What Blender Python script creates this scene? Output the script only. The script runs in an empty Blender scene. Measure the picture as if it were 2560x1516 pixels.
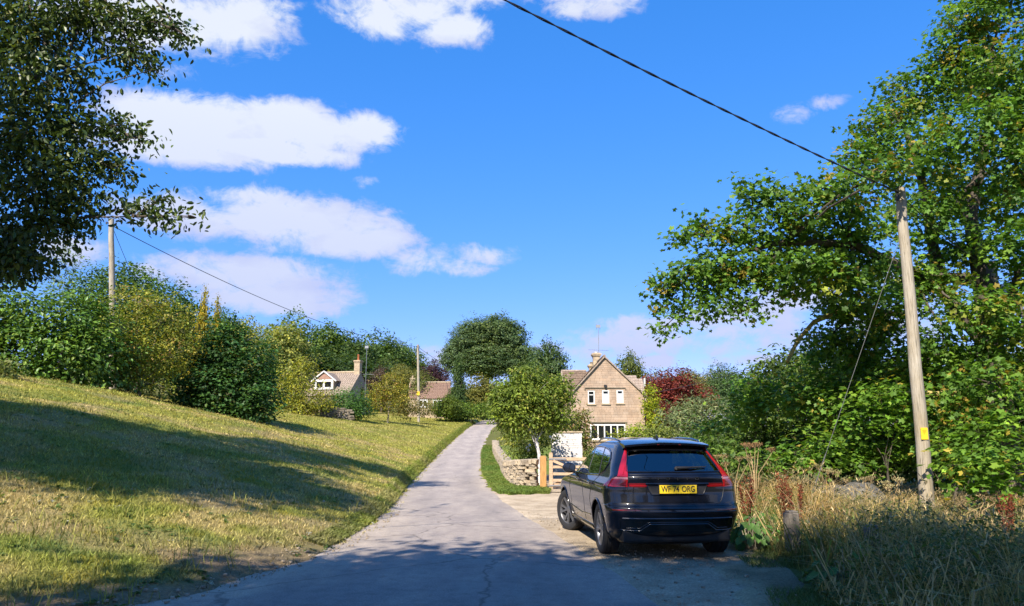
import bpy, bmesh, math, random
import numpy as np
from mathutils import Vector, Matrix

random.seed(7)
RNG = np.random.default_rng(11)
SC = bpy.context.scene
COL = SC.collection
R = math.radians

# ------------------------------------------------------------------ camera, sky, sun, exposure
F, TH, CZ = 1898.0, R(10.06), 1.65          # focal length in photo pixels, pitch, eye height
cam_d = bpy.data.cameras.new('camera')
cam = bpy.data.objects.new('camera', cam_d)
COL.objects.link(cam)
cam.location = (0, 0, CZ)
cam.rotation_euler = (math.pi / 2 + TH, 0, 0)
cam_d.sensor_width = 36.0
cam_d.lens = F / 2560 * 36.0
cam_d.clip_start = 0.1
cam_d.clip_end = 5000
SC.camera = cam

SUN_EL = R(42)
SUN_H = Vector((-0.42, -0.907)).normalized()     # horizontal direction towards the sun
sun_vec = Vector((SUN_H.x * math.cos(SUN_EL), SUN_H.y * math.cos(SUN_EL), math.sin(SUN_EL)))
sd = bpy.data.lights.new('sun', 'SUN')
sd.energy = 4.4
sd.angle = R(0.53)
sd.color = (1.0, 0.91, 0.78)
sun = bpy.data.objects.new('sun', sd)
COL.objects.link(sun)
sun.rotation_euler = sun_vec.to_track_quat('Z', 'Y').to_euler()

SC.view_settings.view_transform = 'Standard'
SC.view_settings.look = 'None'
SC.view_settings.exposure = 1.06
SC.view_settings.gamma = 1.0
SC.view_settings.use_curve_mapping = False
SC.cycles.max_bounces = 6
SC.cycles.diffuse_bounces = 4
SC.cycles.glossy_bounces = 2
SC.cycles.transmission_bounces = 2
SC.cycles.transparent_max_bounces = 8
SC.cycles.caustics_reflective = False
SC.cycles.caustics_refractive = False
SC.cycles.use_denoising = True

def pix_dir(px, py):
    u, v = (px - 1280) / F, -(py - 758) / F
    d = Vector((u, math.cos(TH) - v * math.sin(TH), math.sin(TH) + v * math.cos(TH)))
    return d.normalized()

world = bpy.data.worlds.new('World')
SC.world = world
world.use_nodes = True
def build_world():
    nt = world.node_tree
    nt.nodes.clear()
    N = nt.nodes.new
    L = nt.links.new
    def math_(op, a, b=None, c=None, clamp=False):
        n = N('ShaderNodeMath'); n.operation = op; n.use_clamp = clamp
        for i, v in enumerate((a, b, c)):
            if v is None: continue
            if isinstance(v, (int, float)): n.inputs[i].default_value = v
            else: L(v, n.inputs[i])
        return n.outputs[0]
    out = N('ShaderNodeOutputWorld'); bg = N('ShaderNodeBackground')
    bg.inputs['Strength'].default_value = 0.10
    sky = N('ShaderNodeTexSky'); sky.sky_type = 'NISHITA'; sky.sun_disc = False
    sky.sun_elevation = SUN_EL
    sky.sun_rotation = math.atan2(SUN_H.x, SUN_H.y)
    sky.altitude = 150; sky.air_density = 1.0; sky.dust_density = 0.0; sky.ozone_density = 3.0
    hs = N('ShaderNodeHueSaturation'); hs.inputs['Saturation'].default_value = 1.30; hs.inputs['Value'].default_value = SKYV
    L(sky.outputs[0], hs.inputs['Color'])
    tc = N('ShaderNodeTexCoord'); sep = N('ShaderNodeSeparateXYZ'); L(tc.outputs['Generated'], sep.inputs[0])
    az = math_('ARCTAN2', sep.outputs[0], sep.outputs[1])
    el = math_('ARCSINE', sep.outputs[2])
    span = R(76)
    az = math_('SUBTRACT', math_('PINGPONG', math_('ADD', az, span / 2 + 8 * span), span), span / 2)
    # fine wisps
    def noise(scale, detail, rough, sx=1, sz=1, off=0.0, dist=0.0):
        mp = N('ShaderNodeMapping'); mp.inputs['Scale'].default_value = (sx, sx, sz); mp.inputs['Location'].default_value = (off, off * .7, off * .3)
        L(tc.outputs['Generated'], mp.inputs['Vector'])
        n = N('ShaderNodeTexNoise'); n.inputs['Scale'].default_value = scale; n.inputs['Detail'].default_value = detail
        n.inputs['Roughness'].default_value = rough; n.inputs['Distortion'].default_value = dist
        L(mp.outputs[0], n.inputs['Vector'])
        return n.outputs['Fac']
    n1 = noise(8, 8, .66, 1, 1.6, 0, .4)
    n2 = noise(26, 6, .65, 1, 1.4, 3.1, .5)
    nn = math_('ADD', math_('MULTIPLY', math_('SUBTRACT', n1, .5), 3.0), math_('MULTIPLY', math_('SUBTRACT', n2, .5), 2.3))
    # (px, py, half-width, half-height, strength) of each cloud
    clouds = [(500, 310, 250, 82, 1.05), (420, 370, 260, 52, 1.0), (760, 320, 190, 72, 1.05), (880, 330, 140, 58, 1.0), (620, 365, 300, 42, 1.0),
              (480, 540, 200, 60, .95), (720, 550, 300, 78, 1.05), (880, 600, 170, 45, .95), (640, 505, 200, 40, .9),
              (640, 690, 220, 55, .85), (700, 745, 190, 45, .85), (480, 670, 130, 40, .6),
              (1000, 30, 190, 75, 1.0), (1120, 70, 160, 55, .9), (1050, -40, 300, 80, 1.0), (1480, 15, 130, 40, .7), (1500, -40, 200, 60, .8),
              (430, 60, 230, 110, .9), (590, 60, 150, 100, .85), (300, 20, 260, 90, .8), (420, 170, 90, 40, .55), (660, 20, 100, 60, .6),
              (1050, 650, 85, 42, .62), (1215, 635, 80, 30, .55), (1140, 665, 90, 22, .4), (915, 456, 40, 18, .55),
              (1990, 285, 50, 24, .42), (2055, 258, 55, 18, .40),
              (1560, 850, 180, 42, .8), (1600, 815, 130, 32, .75), (1450, 880, 170, 26, .62), (1110, 890, 90, 34, .75), (1640, 905, 50, 18, .85),
              (1850, 800, 190, 60, .75), (2000, 740, 150, 50, .7), (1880, 860, 170, 30, .55), (2300, 800, 300, 60, .65), (1900, 900, 120, 22, .5),
              (2150, 690, 200, 40, .6), (380, 680, 60, 36, .5), (150, 620, 120, 40, .6)]
    ae = N('ShaderNodeCombineXYZ'); L(az, ae.inputs[0]); L(el, ae.inputs[1])
    dens = None
    for (px, py, hw, hh, s) in clouds:
        d = pix_dir(px, py); a0 = math.atan2(d.x, d.y); e0 = math.asin(d.z)
        d1 = pix_dir(px + hw, py); a1 = math.atan2(d1.x, d1.y)
        d2 = pix_dir(px, py - hh); e1 = math.asin(d2.z)
        ia, ie = 1 / (a1 - a0), 1 / (e1 - e0)
        q = N('ShaderNodeVectorMath'); q.operation = 'MULTIPLY_ADD'; L(ae.outputs[0], q.inputs[0])
        q.inputs[1].default_value = (ia, ie, 0); q.inputs[2].default_value = (-a0 * ia, -e0 * ie, 0)
        dt = N('ShaderNodeVectorMath'); dt.operation = 'DOT_PRODUCT'; L(q.outputs[0], dt.inputs[0]); L(q.outputs[0], dt.inputs[1])
        v = math_('MULTIPLY_ADD', dt.outputs['Value'], -s, 1.25 * s)
        dens = v if dens is None else math_('MAXIMUM', dens, v)
    dens = math_('MAXIMUM', dens, -1.2)
    den = math_('ADD', dens, nn)
    ss = N('ShaderNodeMapRange'); ss.interpolation_type = 'SMOOTHSTEP'
    ss.inputs['From Min'].default_value = 0.0; ss.inputs['From Max'].default_value = 1.05
    L(den, ss.inputs['Value'])
    fac = math_('MULTIPLY', ss.outputs[0], 0.9, clamp=True)
    # cloud brightness: thick parts white, thin and low-lying parts lavender
    sh = N('ShaderNodeMapRange'); sh.inputs['From Min'].default_value = 0.0; sh.inputs['From Max'].default_value = 0.9
    n3 = noise(9, 5, .55, 1, 2.2, 7.7)
    L(math_('ADD', dens, math_('MULTIPLY', math_('SUBTRACT', n3, .5), 3.4)), sh.inputs['Value'])
    low = N('ShaderNodeMapRange'); low.inputs['From Min'].default_value = R(5); low.inputs['From Max'].default_value = R(24)
    low.inputs['To Min'].default_value = 0.05
    L(el, low.inputs['Value'])
    shf = math_('MULTIPLY', sh.outputs[0], low.outputs[0], clamp=True)
    cm = N('ShaderNodeMix'); cm.data_type = 'RGBA'
    cm.inputs['A'].default_value = (2.85, 3.1, 4.5, 1); cm.inputs['B'].default_value = (4.35, 4.55, 4.9, 1)
    L(shf, cm.inputs['Factor'])
    mx = N('ShaderNodeMix'); mx.data_type = 'RGBA'
    tint = N('ShaderNodeMix'); tint.data_type = 'RGBA'; tint.blend_type = 'MULTIPLY'; tint.inputs['Factor'].default_value = 1.0
    tint.inputs['B'].default_value = (1.02, .86, 1.06, 1); L(hs.outputs[0], tint.inputs['A'])
    sc_ = N('ShaderNodeSeparateColor'); L(tint.outputs['Result'], sc_.inputs[0]); cc_ = N('ShaderNodeCombineColor')
    for i, (g_, k_) in enumerate(((.81, .39), (.56, .51), (.5, .83))):
        L(math_('MULTIPLY', math_('POWER', math_('MULTIPLY', sc_.outputs[i], .18), g_), k_ / .18), cc_.inputs[i])
    L(fac, mx.inputs['Factor']); L(cc_.outputs[0], mx.inputs['A']); L(cm.outputs['Result'], mx.inputs['B'])
    L(mx.outputs['Result'], bg.inputs['Color']); L(bg.outputs[0], out.inputs['Surface'])
SKYV = 1.5
build_world()

# ------------------------------------------------------------------ helpers
def P(px, py, Y):
    """photo pixel at distance Y ahead of the camera -> point in the place"""
    z = CZ + Y * math.tan(TH - math.atan((py - 758) / F))
    dep = Y * math.cos(TH) + (z - CZ) * math.sin(TH)
    return Vector(((px - 1280) / F * dep, Y, z))
def PX(px, Y, z):
    return (px - 1280) / F * (Y * math.cos(TH) + (z - CZ) * math.sin(TH))

def tag(o, label=None, cat=None, group=None, kind=None):
    for k, v in (('label', label), ('category', cat), ('group', group), ('kind', kind)):
        if v: o[k] = v
    return o
def empty(name, loc=(0, 0, 0), rz=0.0, parent=None):
    o = bpy.data.objects.new(name, None); COL.objects.link(o)
    o.empty_display_size = .2; o.location = loc; o.rotation_euler = (0, 0, rz)
    if parent: o.parent = parent
    return o
def link(name, me, mat=None, parent=None):
    o = bpy.data.objects.new(name, me); COL.objects.link(o)
    if mat is not None:
        me.materials.clear(); me.materials.append(mat)
    if parent: o.parent = parent
    return o
def copy_tree(o, parent=None):
    c = o.copy(); COL.objects.link(c); c.parent = parent
    for ch in list(o.children): copy_tree(ch, c)
    return c

def mesh_np(name, V, T, cols=None, smooth=False):
    """mesh from vertex array and triangle array, optional point colours"""
    V = np.ascontiguousarray(V, dtype=np.float32); T = np.ascontiguousarray(T, dtype=np.int32)
    me = bpy.data.meshes.new(name); k = T.shape[1]
    me.vertices.add(len(V)); me.vertices.foreach_set('co', V.ravel())
    me.loops.add(T.size); me.loops.foreach_set('vertex_index', T.ravel())
    me.polygons.add(len(T)); me.polygons.foreach_set('loop_start', np.arange(0, T.size, k, dtype=np.int32))
    if smooth: me.polygons.foreach_set('use_smooth', np.ones(len(T), dtype=bool))
    else: me.polygons.foreach_set('use_smooth', np.zeros(len(T), dtype=bool))
    if cols is not None:
        at = me.color_attributes.new('Col', 'FLOAT_COLOR', 'POINT')
        c4 = np.ones((len(V), 4), dtype=np.float32); c4[:, :3] = cols
        at.data.foreach_set('color', c4.ravel())
    me.update(calc_edges=True); me.validate()
    return me

class MB:
    """collects boxes, tubes and faces of one part"""
    def __init__(s): s.v = []; s.f = []
    def add(s, vs, fs):
        b = len(s.v); s.v += [tuple(v) for v in vs]; s.f += [tuple(i + b for i in f) for f in fs]; return s
    def box(s, c, size, M=None, taper=1.0):
        x, y, z = [d / 2 for d in size]; vs = []
        for k, zz in ((taper if False else 1, -z), (taper, z)):
            vs += [Vector((-x * k, -y * k, zz)), Vector((x * k, -y * k, zz)), Vector((x * k, y * k, zz)), Vector((-x * k, y * k, zz))]
        if M is not None: vs = [M @ v for v in vs]
        vs = [v + Vector(c) for v in vs]
        return s.add(vs, [(3, 2, 1, 0), (4, 5, 6, 7), (0, 1, 5, 4), (1, 2, 6, 5), (2, 3, 7, 6), (3, 0, 4, 7)])
    def bar(s, a, b, w, h, up=(0, 0, 1)):
        a, b = Vector(a), Vector(b); d = (b - a); n = d.normalized(); up = Vector(up)
        if abs(n.dot(up)) > .95: up = Vector((0, 1, 0))
        x = n.cross(up).normalized(); z = x.cross(n)
        M = Matrix((x, n, z)).transposed()
        return s.box((a + b) / 2, (w, d.length, h), M)
    def tube(s, pts, rad, sides=6, cap=True):
        pts = [Vector(p) for p in pts]; n = len(pts)
        if isinstance(rad, (int, float)): rad = [rad] * n
        prev = None; vs = []
        for i, p in enumerate(pts):
            t = (pts[min(i + 1, n - 1)] - pts[max(i - 1, 0)]).normalized()
            if prev is None:
                a = Vector((0, 0, 1)) if abs(t.z) < .9 else Vector((1, 0, 0))
                u = t.cross(a).normalized()
            else:
                u = (prev - t * prev.dot(t)).normalized()
            prev = u; w = t.cross(u)
            for k in range(sides):
                an = 2 * math.pi * k / sides
                vs.append(p + (u * math.cos(an) + w * math.sin(an)) * rad[i])
        fs = []
        for i in range(n - 1):
            for k in range(sides):
                k2 = (k + 1) % sides
                fs.append((i * sides + k, i * sides + k2, (i + 1) * sides + k2, (i + 1) * sides + k))
        if cap:
            fs.append(tuple(range(sides - 1, -1, -1))); fs.append(tuple((n - 1) * sides + k for k in range(sides)))
        return s.add(vs, fs)
    def lathe(s, prof, sides=32, M=None, closed=False):
        """prof: (radius, height) about local z"""
        vs = []; n = len(prof)
        for r, h in prof:
            for k in range(sides):
                an = 2 * math.pi * k / sides; vs.append(Vector((r * math.cos(an), r * math.sin(an), h)))
        if M is not None: vs = [M @ v for v in vs]
        fs = []
        for i in range(n if closed else n - 1):
            j = (i + 1) % n
            for k in range(sides):
                k2 = (k + 1) % sides; fs.append((i * sides + k, i * sides + k2, j * sides + k2, j * sides + k))
        return s.add(vs, fs)
    def prism(s, poly, d0, d1, axis='y'):
        """poly: 2D points; extruded from d0 to d1 along axis"""
        n = len(poly); vs = []
        for d in (d0, d1):
            for a, b in poly:
                vs.append({'y': (a, d, b), 'x': (d, a, b), 'z': (a, b, d)}[axis])
        fs = [tuple(range(n)), tuple(range(2 * n - 1, n - 1, -1))]
        for i in range(n):
            j = (i + 1) % n; fs.append((j, i, n + i, n + j))
        return s.add(vs, fs)
    def build(s, name, mat, parent=None, smooth=False, bevel=0.0, sharp=40):
        me = bpy.data.meshes.new(name); me.from_pydata(s.v, [], s.f)
        bm = bmesh.new(); bm.from_mesh(me)
        bmesh.ops.recalc_face_normals(bm, faces=bm.faces)
        if bevel > 0:
            bmesh.ops.bevel(bm, geom=list(bm.edges), offset=bevel, segments=2, affect='EDGES', profile=.6)
        bm.to_mesh(me); bm.free()
        if smooth:
            me.polygons.foreach_set('use_smooth', np.ones(len(me.polygons), dtype=bool))
            me.set_sharp_from_angle(angle=R(sharp))
        return link(name, me, mat, parent)

# value noise for placing and colouring
_ng = RNG.random((256, 256))
def vnoise(x, y, sc, seed=0):
    x = np.asarray(x, float) / sc + seed * 17.3; y = np.asarray(y, float) / sc + seed * 9.1
    i = np.floor(x).astype(int); j = np.floor(y).astype(int); fx = x - i; fy = y - j
    fx = fx * fx * (3 - 2 * fx); fy = fy * fy * (3 - 2 * fy)
    g = lambda a, b: _ng[a % 256, b % 256]
    return (g(i, j) * (1 - fx) + g(i + 1, j) * fx) * (1 - fy) + (g(i, j + 1) * (1 - fx) + g(i + 1, j + 1) * fx) * fy
def fbm(x, y, sc, seed=0):
    return (vnoise(x, y, sc, seed) + .5 * vnoise(x, y, sc / 2.1, seed + 1) + .25 * vnoise(x, y, sc / 4.3, seed + 2)) / 1.75
def sstep(a, b, x):
    t = np.clip((np.asarray(x, float) - a) / (b - a), 0, 1); return t * t * (3 - 2 * t)

# ------------------------------------------------------------------ materials
def new_mat(name):
    m = bpy.data.materials.new(name); m.use_nodes = True
    nt = m.node_tree; b = nt.nodes['Principled BSDF']
    return m, nt, b
def ramp(nt, fac, stops):
    r = nt.nodes.new('ShaderNodeValToRGB'); e = r.color_ramp.elements
    while len(e) < len(stops): e.new(.5)
    for i, (p, c) in enumerate(stops): e[i].position = p; e[i].color = (*c, 1)
    nt.links.new(fac, r.inputs[0]); return r.outputs[0]
def nz(nt, scale, detail=4, rough=.55, coord='Object', stretch=(1, 1, 1)):
    tc = nt.nodes.new('ShaderNodeTexCoord'); mp = nt.nodes.new('ShaderNodeMapping'); mp.inputs['Scale'].default_value = stretch
    n = nt.nodes.new('ShaderNodeTexNoise'); n.inputs['Scale'].default_value = scale; n.inputs['Detail'].default_value = detail; n.inputs['Roughness'].default_value = rough
    nt.links.new(tc.outputs[coord], mp.inputs[0]); nt.links.new(mp.outputs[0], n.inputs['Vector']); return n.outputs['Fac']
def bump(nt, b, h, strength=.3, dist=.02):
    n = nt.nodes.new('ShaderNodeBump'); n.inputs['Strength'].default_value = strength; n.inputs['Distance'].default_value = dist
    nt.links.new(h, n.inputs['Height']); nt.links.new(n.outputs[0], b.inputs['Normal'])
def mixc(nt, a, b, fac, mode='MIX'):
    m = nt.nodes.new('ShaderNodeMix'); m.data_type = 'RGBA'; m.blend_type = mode
    for k, v in (('A', a), ('B', b)):
        if isinstance(v, tuple): m.inputs[k].default_value = (*v, 1)
        else: nt.links.new(v, m.inputs[k])
    if isinstance(fac, (int, float)): m.inputs['Factor'].default_value = fac
    else: nt.links.new(fac, m.inputs['Factor'])
    return m.outputs['Result']
def attr(nt, name='Col'):
    a = nt.nodes.new('ShaderNodeAttribute'); a.attribute_name = name; return a.outputs['Color']
def simple(name, c, rough=.6, metal=0, spec=.5, coat=0, nscale=0, namt=.25, bmp=0, stretch=(1, 1, 1)):
    m, nt, b = new_mat(name)
    b.inputs['Base Color'].default_value = (*c, 1); b.inputs['Roughness'].default_value = rough; b.inputs['Metallic'].default_value = metal
    b.inputs['Specular IOR Level'].default_value = spec; b.inputs['Coat Weight'].default_value = coat; b.inputs['Coat Roughness'].default_value = .04
    if nscale:
        f = nz(nt, nscale, 5, .6, stretch=stretch)
        lo = tuple(x * (1 - namt) for x in c); hi = tuple(min(1, x * (1 + namt)) for x in c)
        nt.links.new(ramp(nt, f, [(.3, lo), (.7, hi)]), b.inputs['Base Color'])
        if bmp: bump(nt, b, f, bmp, .02)
    return m
def leaf_mat(name, rough=.5, trans=.3, spec=.35):
    m, nt, b = new_mat(name)
    oi = nt.nodes.new('ShaderNodeObjectInfo')
    c = mixc(nt, attr(nt), oi.outputs['Color'], 1.0, 'MULTIPLY')
    nt.links.new(c, b.inputs['Base Color']); b.inputs['Roughness'].default_value = rough; b.inputs['Specular IOR Level'].default_value = spec
    t = nt.nodes.new('ShaderNodeBsdfTranslucent'); ms = nt.nodes.new('ShaderNodeMixShader'); ms.inputs[0].default_value = trans
    nt.links.new(mixc(nt, c, (1.0, 1.0, .45), 1.0, 'MULTIPLY'), t.inputs[0])
    nt.links.new(b.outputs[0], ms.inputs[1]); nt.links.new(t.outputs[0], ms.inputs[2])
    nt.links.new(ms.outputs[0], nt.nodes['Material Output'].inputs[0])
    return m
M = {}
M['leaf'] = leaf_mat('leaf', .5, .47)
M['leaf_gloss'] = leaf_mat('leaf_gloss', .42, .32, .4)
M['grass'] = leaf_mat('grass', .65, .3, .2)
M['bark'] = simple('bark', (.085, .068, .05), .9, nscale=7, namt=.5, bmp=.6, stretch=(1, 1, .3))
M['bark_pale'] = simple('bark_pale', (.26, .22, .16), .9, nscale=6, namt=.5, bmp=.5, stretch=(1, 1, .4))
M['lichen'] = simple('lichen', (.32, .255, .08), .9, nscale=9, namt=.5, bmp=.5)
M['birch'] = simple('birch', (.55, .52, .5), .8, nscale=9, namt=.55, bmp=.3, stretch=(1, 1, 2.5))
def mat_pole():
    m, nt, b = new_mat('pole_wood')
    f = nz(nt, 9, 6, .65, stretch=(6, 6, .35)); g = nz(nt, 2, 4, .6, stretch=(1, 1, .4))
    c = ramp(nt, f, [(.28, (.11, .095, .07)), (.45, (.36, .32, .25)), (.7, (.53, .475, .385))])
    c = mixc(nt, c, ramp(nt, g, [(.35, (.72, .66, .55)), (.65, (1, 1, 1))]), 1.0, 'MULTIPLY')
    nt.links.new(c, b.inputs['Base Color']); b.inputs['Roughness'].default_value = .85; bump(nt, b, f, .5, .015)
    return m
M['pole'] = mat_pole()
M['wire'] = simple('wire', (.02, .02, .022), .5)
M['steel'] = simple('steel', (.35, .36, .37), .5, metal=.8)
M['yellow_plate'] = simple('yellow_plate', (.75, .5, .02), .5, nscale=30, namt=.15)
M['white_paint'] = simple('white_paint', (.68, .67, .64), .55, nscale=4, namt=.06)
M['dark_glass'] = simple('dark_glass', (.012, .013, .015), .05, spec=.6)
M['blind'] = simple('blind', (.8, .8, .82), .4)

# terrain colour is carried by the points of the sheet, grain by the material
def mat_ground():
    m, nt, b = new_mat('turf')
    f = nz(nt, 22, 6, .7, 'Object'); g = nz(nt, 1.7, 5, .6, 'Object')
    c = mixc(nt, attr(nt), ramp(nt, f, [(.25, (.5, .5, .5)), (.7, (1.3, 1.28, 1.2))]), 1.0, 'MULTIPLY')
    c = mixc(nt, c, ramp(nt, g, [(.3, (.8, .85, .75)), (.7, (1.12, 1.06, 1.1))]), 1.0, 'MULTIPLY')
    nt.links.new(c, b.inputs['Base Color']); b.inputs['Roughness'].default_value = .95; b.inputs['Specular IOR Level'].default_value = .15
    bump(nt, b, f, .9, .05)
    return m
M['turf'] = mat_ground()
def mat_road():
    m, nt, b = new_mat('old_tarmac')
    tc = nt.nodes.new('ShaderNodeTexCoord')
    f = nz(nt, 55, 5, .75); g = nz(nt, .9, 5, .6, stretch=(1.6, .5, 1)); h = nz(nt, 210, 2, .5)
    c = mixc(nt, attr(nt), ramp(nt, f, [(.3, (.62, .62, .62)), (.7, (1.22, 1.22, 1.22))]), 1.0, 'MULTIPLY')
    c = mixc(nt, c, ramp(nt, g, [(.35, (.82, .82, .84)), (.65, (1.1, 1.09, 1.06))]), 1.0, 'MULTIPLY')
    vo = nt.nodes.new('ShaderNodeTexVoronoi'); vo.feature = 'DISTANCE_TO_EDGE'; vo.inputs['Scale'].default_value = .42
    wn = nt.nodes.new('ShaderNodeTexNoise'); wn.inputs['Scale'].default_value = 1.6; wn.inputs['Detail'].default_value = 5
    nt.links.new(tc.outputs['Object'], wn.inputs['Vector'])
    nt.links.new(mixc(nt, tc.outputs['Object'], wn.outputs['Color'], .35), vo.inputs['Vector'])
    cr = ramp(nt, vo.outputs['Distance'], [(0.0, (.45, .45, .45)), (.008, (1, 1, 1))])
    c = mixc(nt, c, cr, .8, 'MULTIPLY')
    bl = nz(nt, 5.5, 6, .7); c = mixc(nt, c, ramp(nt, bl, [(.34, (.84, .84, .85)), (.5, (1, 1, 1)), (.68, (1.08, 1.07, 1.05))]), 1.0, 'MULTIPLY')
    nt.links.new(c, b.inputs['Base Color']); b.inputs['Roughness'].default_value = .9; b.inputs['Specular IOR Level'].default_value = .25
    bump(nt, b, mixc(nt, f, h, .5), .9, .02)
    return m
M['road'] = mat_road()
def mat_gravel():
    m, nt, b = new_mat('gravel')
    vo = nt.nodes.new('ShaderNodeTexVoronoi'); vo.inputs['Scale'].default_value = 34
    tc = nt.nodes.new('ShaderNodeTexCoord'); nt.links.new(tc.outputs['Object'], vo.inputs['Vector'])
    f = nz(nt, 1.3, 5, .65); g = nz(nt, 40, 4, .7)
    c = ramp(nt, g, [(.3, (.24, .19, .135)), (.5, (.40, .33, .24)), (.72, (.56, .48, .37))])
    c = mixc(nt, c, ramp(nt, f, [(.35, (.68, .64, .58)), (.65, (1.08, 1.05, 1.0))]), 1.0, 'MULTIPLY')
    nt.links.new(mixc(nt, c, attr(nt), 1.0, 'MULTIPLY'), b.inputs['Base Color']); b.inputs['Roughness'].default_value = .95; b.inputs['Specular IOR Level'].default_value = .2
    bump(nt, b, vo.outputs['Distance'], .8, .02)
    return m
M['gravel'] = mat_gravel()
def mat_stone(name, c0, c1, c2, sc=3.0):
    m, nt, b = new_mat(name)
    oi = nt.nodes.new('ShaderNodeObjectInfo')
    f = nz(nt, sc, 6, .65); g = nz(nt, 30, 4, .6)
    c = ramp(nt, f, [(.28, c0), (.5, c1), (.74, c2)])
    rr = ramp(nt, oi.outputs['Random'], [(0, (.72, .72, .74)), (1, (1.2, 1.16, 1.08))])
    c = mixc(nt, c, rr, 1.0, 'MULTIPLY')
    nt.links.new(c, b.inputs['Base Color']); b.inputs['Roughness'].default_value = .92; b.inputs['Specular IOR Level'].default_value = .2
    bump(nt, b, g, .5, .02)
    return m
M['rubble'] = mat_stone('rubble', (.20, .165, .115), (.40, .33, .24), (.54, .46, .35), 7)
def mat_ashlar():
    m, nt, b = new_mat('ashlar')
    f = nz(nt, 1.1, 6, .65); g = nz(nt, 24, 4, .6)
    c = mixc(nt, attr(nt), ramp(nt, f, [(.3, (.72, .70, .68)), (.62, (1.05, 1.03, 1.0))]), 1.0, 'MULTIPLY')
    nt.links.new(c, b.inputs['Base Color']); b.inputs['Roughness'].default_value = .9; b.inputs['Specular IOR Level'].default_value = .2
    bump(nt, b, g, .4, .02)
    return m
M['ashlar'] = mat_ashlar()
M['mortar'] = simple('mortar', (.33, .25, .17), .95, nscale=6)
M['stone_dark'] = simple('stone_dark', (.20, .165, .115), .9, nscale=5, namt=.4, bmp=.4)
M['chimney_stone'] = simple('chimney_stone', (.42, .33, .22), .9, nscale=4, namt=.3, bmp=.4)
M['tile_brown'] = simple('tile_brown', (.165, .115, .08), .9, nscale=5, namt=.5, bmp=.4, stretch=(2.5, 1, 1))
M['tile_pale'] = simple('tile_pale', (.30, .235, .185), .9, nscale=5, namt=.4, bmp=.4, stretch=(2.5, 1, 1))
M['clay'] = simple('clay', (.42, .13, .05), .8, nscale=8)
M['oak'] = simple('oak', (.44, .235, .075), .7, nscale=10, namt=.35, bmp=.3, stretch=(4, 4, .5))
M['gate_wood'] = simple('gate_wood', (.47, .335, .215), .7, nscale=9, namt=.28, bmp=.25, stretch=(1, 4, 4))
M['grey_wood'] = simple('grey_wood', (.17, .145, .115), .9, nscale=10, namt=.45, bmp=.6, stretch=(5, 5, .5))
M['tarp'] = simple('tarp', (.09, .085, .075), .7, nscale=4, namt=.75, bmp=.5, stretch=(1, 3, 5))

# ------------------------------------------------------------------ the ground
RY = np.array([-400, -12, 0, 4, 6, 8, 10, 11.4, 14.8, 20, 25, 36, 52, 72, 86, 95, 110, 125, 145, 200, 900.])
RX = np.array([-4, -3, -2.4, -2.0, -1.4, -.98, -.80, -.76, -1.0, -1.52, -2.06, -2.84, -3.5, -3.75, -3.6, -3.3, -2.5, -.2, 6, 30, 300.])
RZ = np.array([0, 0, 0, 0, 0, 0, 0, 0, 0, 0, 0.0, .05, .58, 1.7, 2.65, 3.3, 4.2, 4.9, 5.3, 6, 9.])
RW = np.array([4.5, 4.5, 4.4, 4.0, 3.3, 2.6, 2.2, 1.98, 1.68, 1.45, 1.38, 1.4, 1.42, 1.42, 1.42, 1.42, 1.42, 1.42, 1.42, 1.42, 1.42])
_yy = np.arange(-400, 900, .5)
def _sm(v, w=13):
    a = np.interp(_yy, RY, v); k = np.hanning(w + 2)[1:-1]; k /= k.sum()
    return np.convolve(np.pad(a, w // 2, mode='edge'), k, 'valid')
_rx, _rz, _rw = _sm(RX), _sm(RZ), _sm(RW)
rcx = lambda y: np.interp(y, _yy, _rx)
rcz = lambda y: np.interp(y, _yy, _rz)
rhw = lambda y: np.interp(y, _yy, _rw)
def H(x, y):
    x = np.asarray(x, float); y = np.asarray(y, float)
    cx, rz, hw = rcx(y), rcz(y), rhw(y)
    sl = (cx - hw) - x; sr = x - (cx + hw)
    k = np.interp(y, [-30, -5, 6, 12, 18, 30, 45, 60, 75, 90, 120, 200], [.06, .08, .13, .19, .24, .28, .24, .19, .14, .06, .08, .2])
    lip = np.interp(y, [0, 17, 26, 60, 100], [.02, .05, .24, .3, .3]) * sstep(0, .45, sl)
    f = np.where(sl < 9, sl, 9 + (sl - 9) * .72); f = np.where(sl > 22, 9 + 13 * .72 + (sl - 22) * .85, f)
    f = np.where(sl > 70, 9 + 13 * .72 + 48 * .85 + (sl - 70) * .1, f); f = np.maximum(f, 0)
    left = rz + lip + k * f
    right = rz * np.interp(sr, [0, 3, 15, 60, 300], [1, .95, .8, .55, .3]) + .05 * sstep(.2, 1.5, sr) * sstep(24, 30, y)
    z = np.where(sl > 0, left, np.where(sr > 0, right, rz))
    b = sstep(.3, 2.5, np.maximum(sl, sr - 3))
    z = z + b * ((fbm(x, y, 3.0, 5) - .5) * .22 + (vnoise(x, y, .7, 9) - .5) * .05)
    wb = sstep(3.4, 4.6, x) * sstep(3, 7, y) * (1 - sstep(17, 22, y))
    return z + wb * .12
def h1(x, y): return float(H(x, y))

def gravel_edge(y):   # right-hand limit of the bare stony ground beside the lane
    return np.interp(y, [-30, 4, 8, 10, 12, 16, 20, 23.5, 26, 27], [2.2, 2.5, 3.0, 3.5, 3.75, 3.6, 4.2, 4.6, 4.6, 4.6])
def verge_end(y):     # where the roadside grass by the stone wall takes over from gravel
    return 22.9 + .35 * np.sin(y * 1.0)

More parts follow.
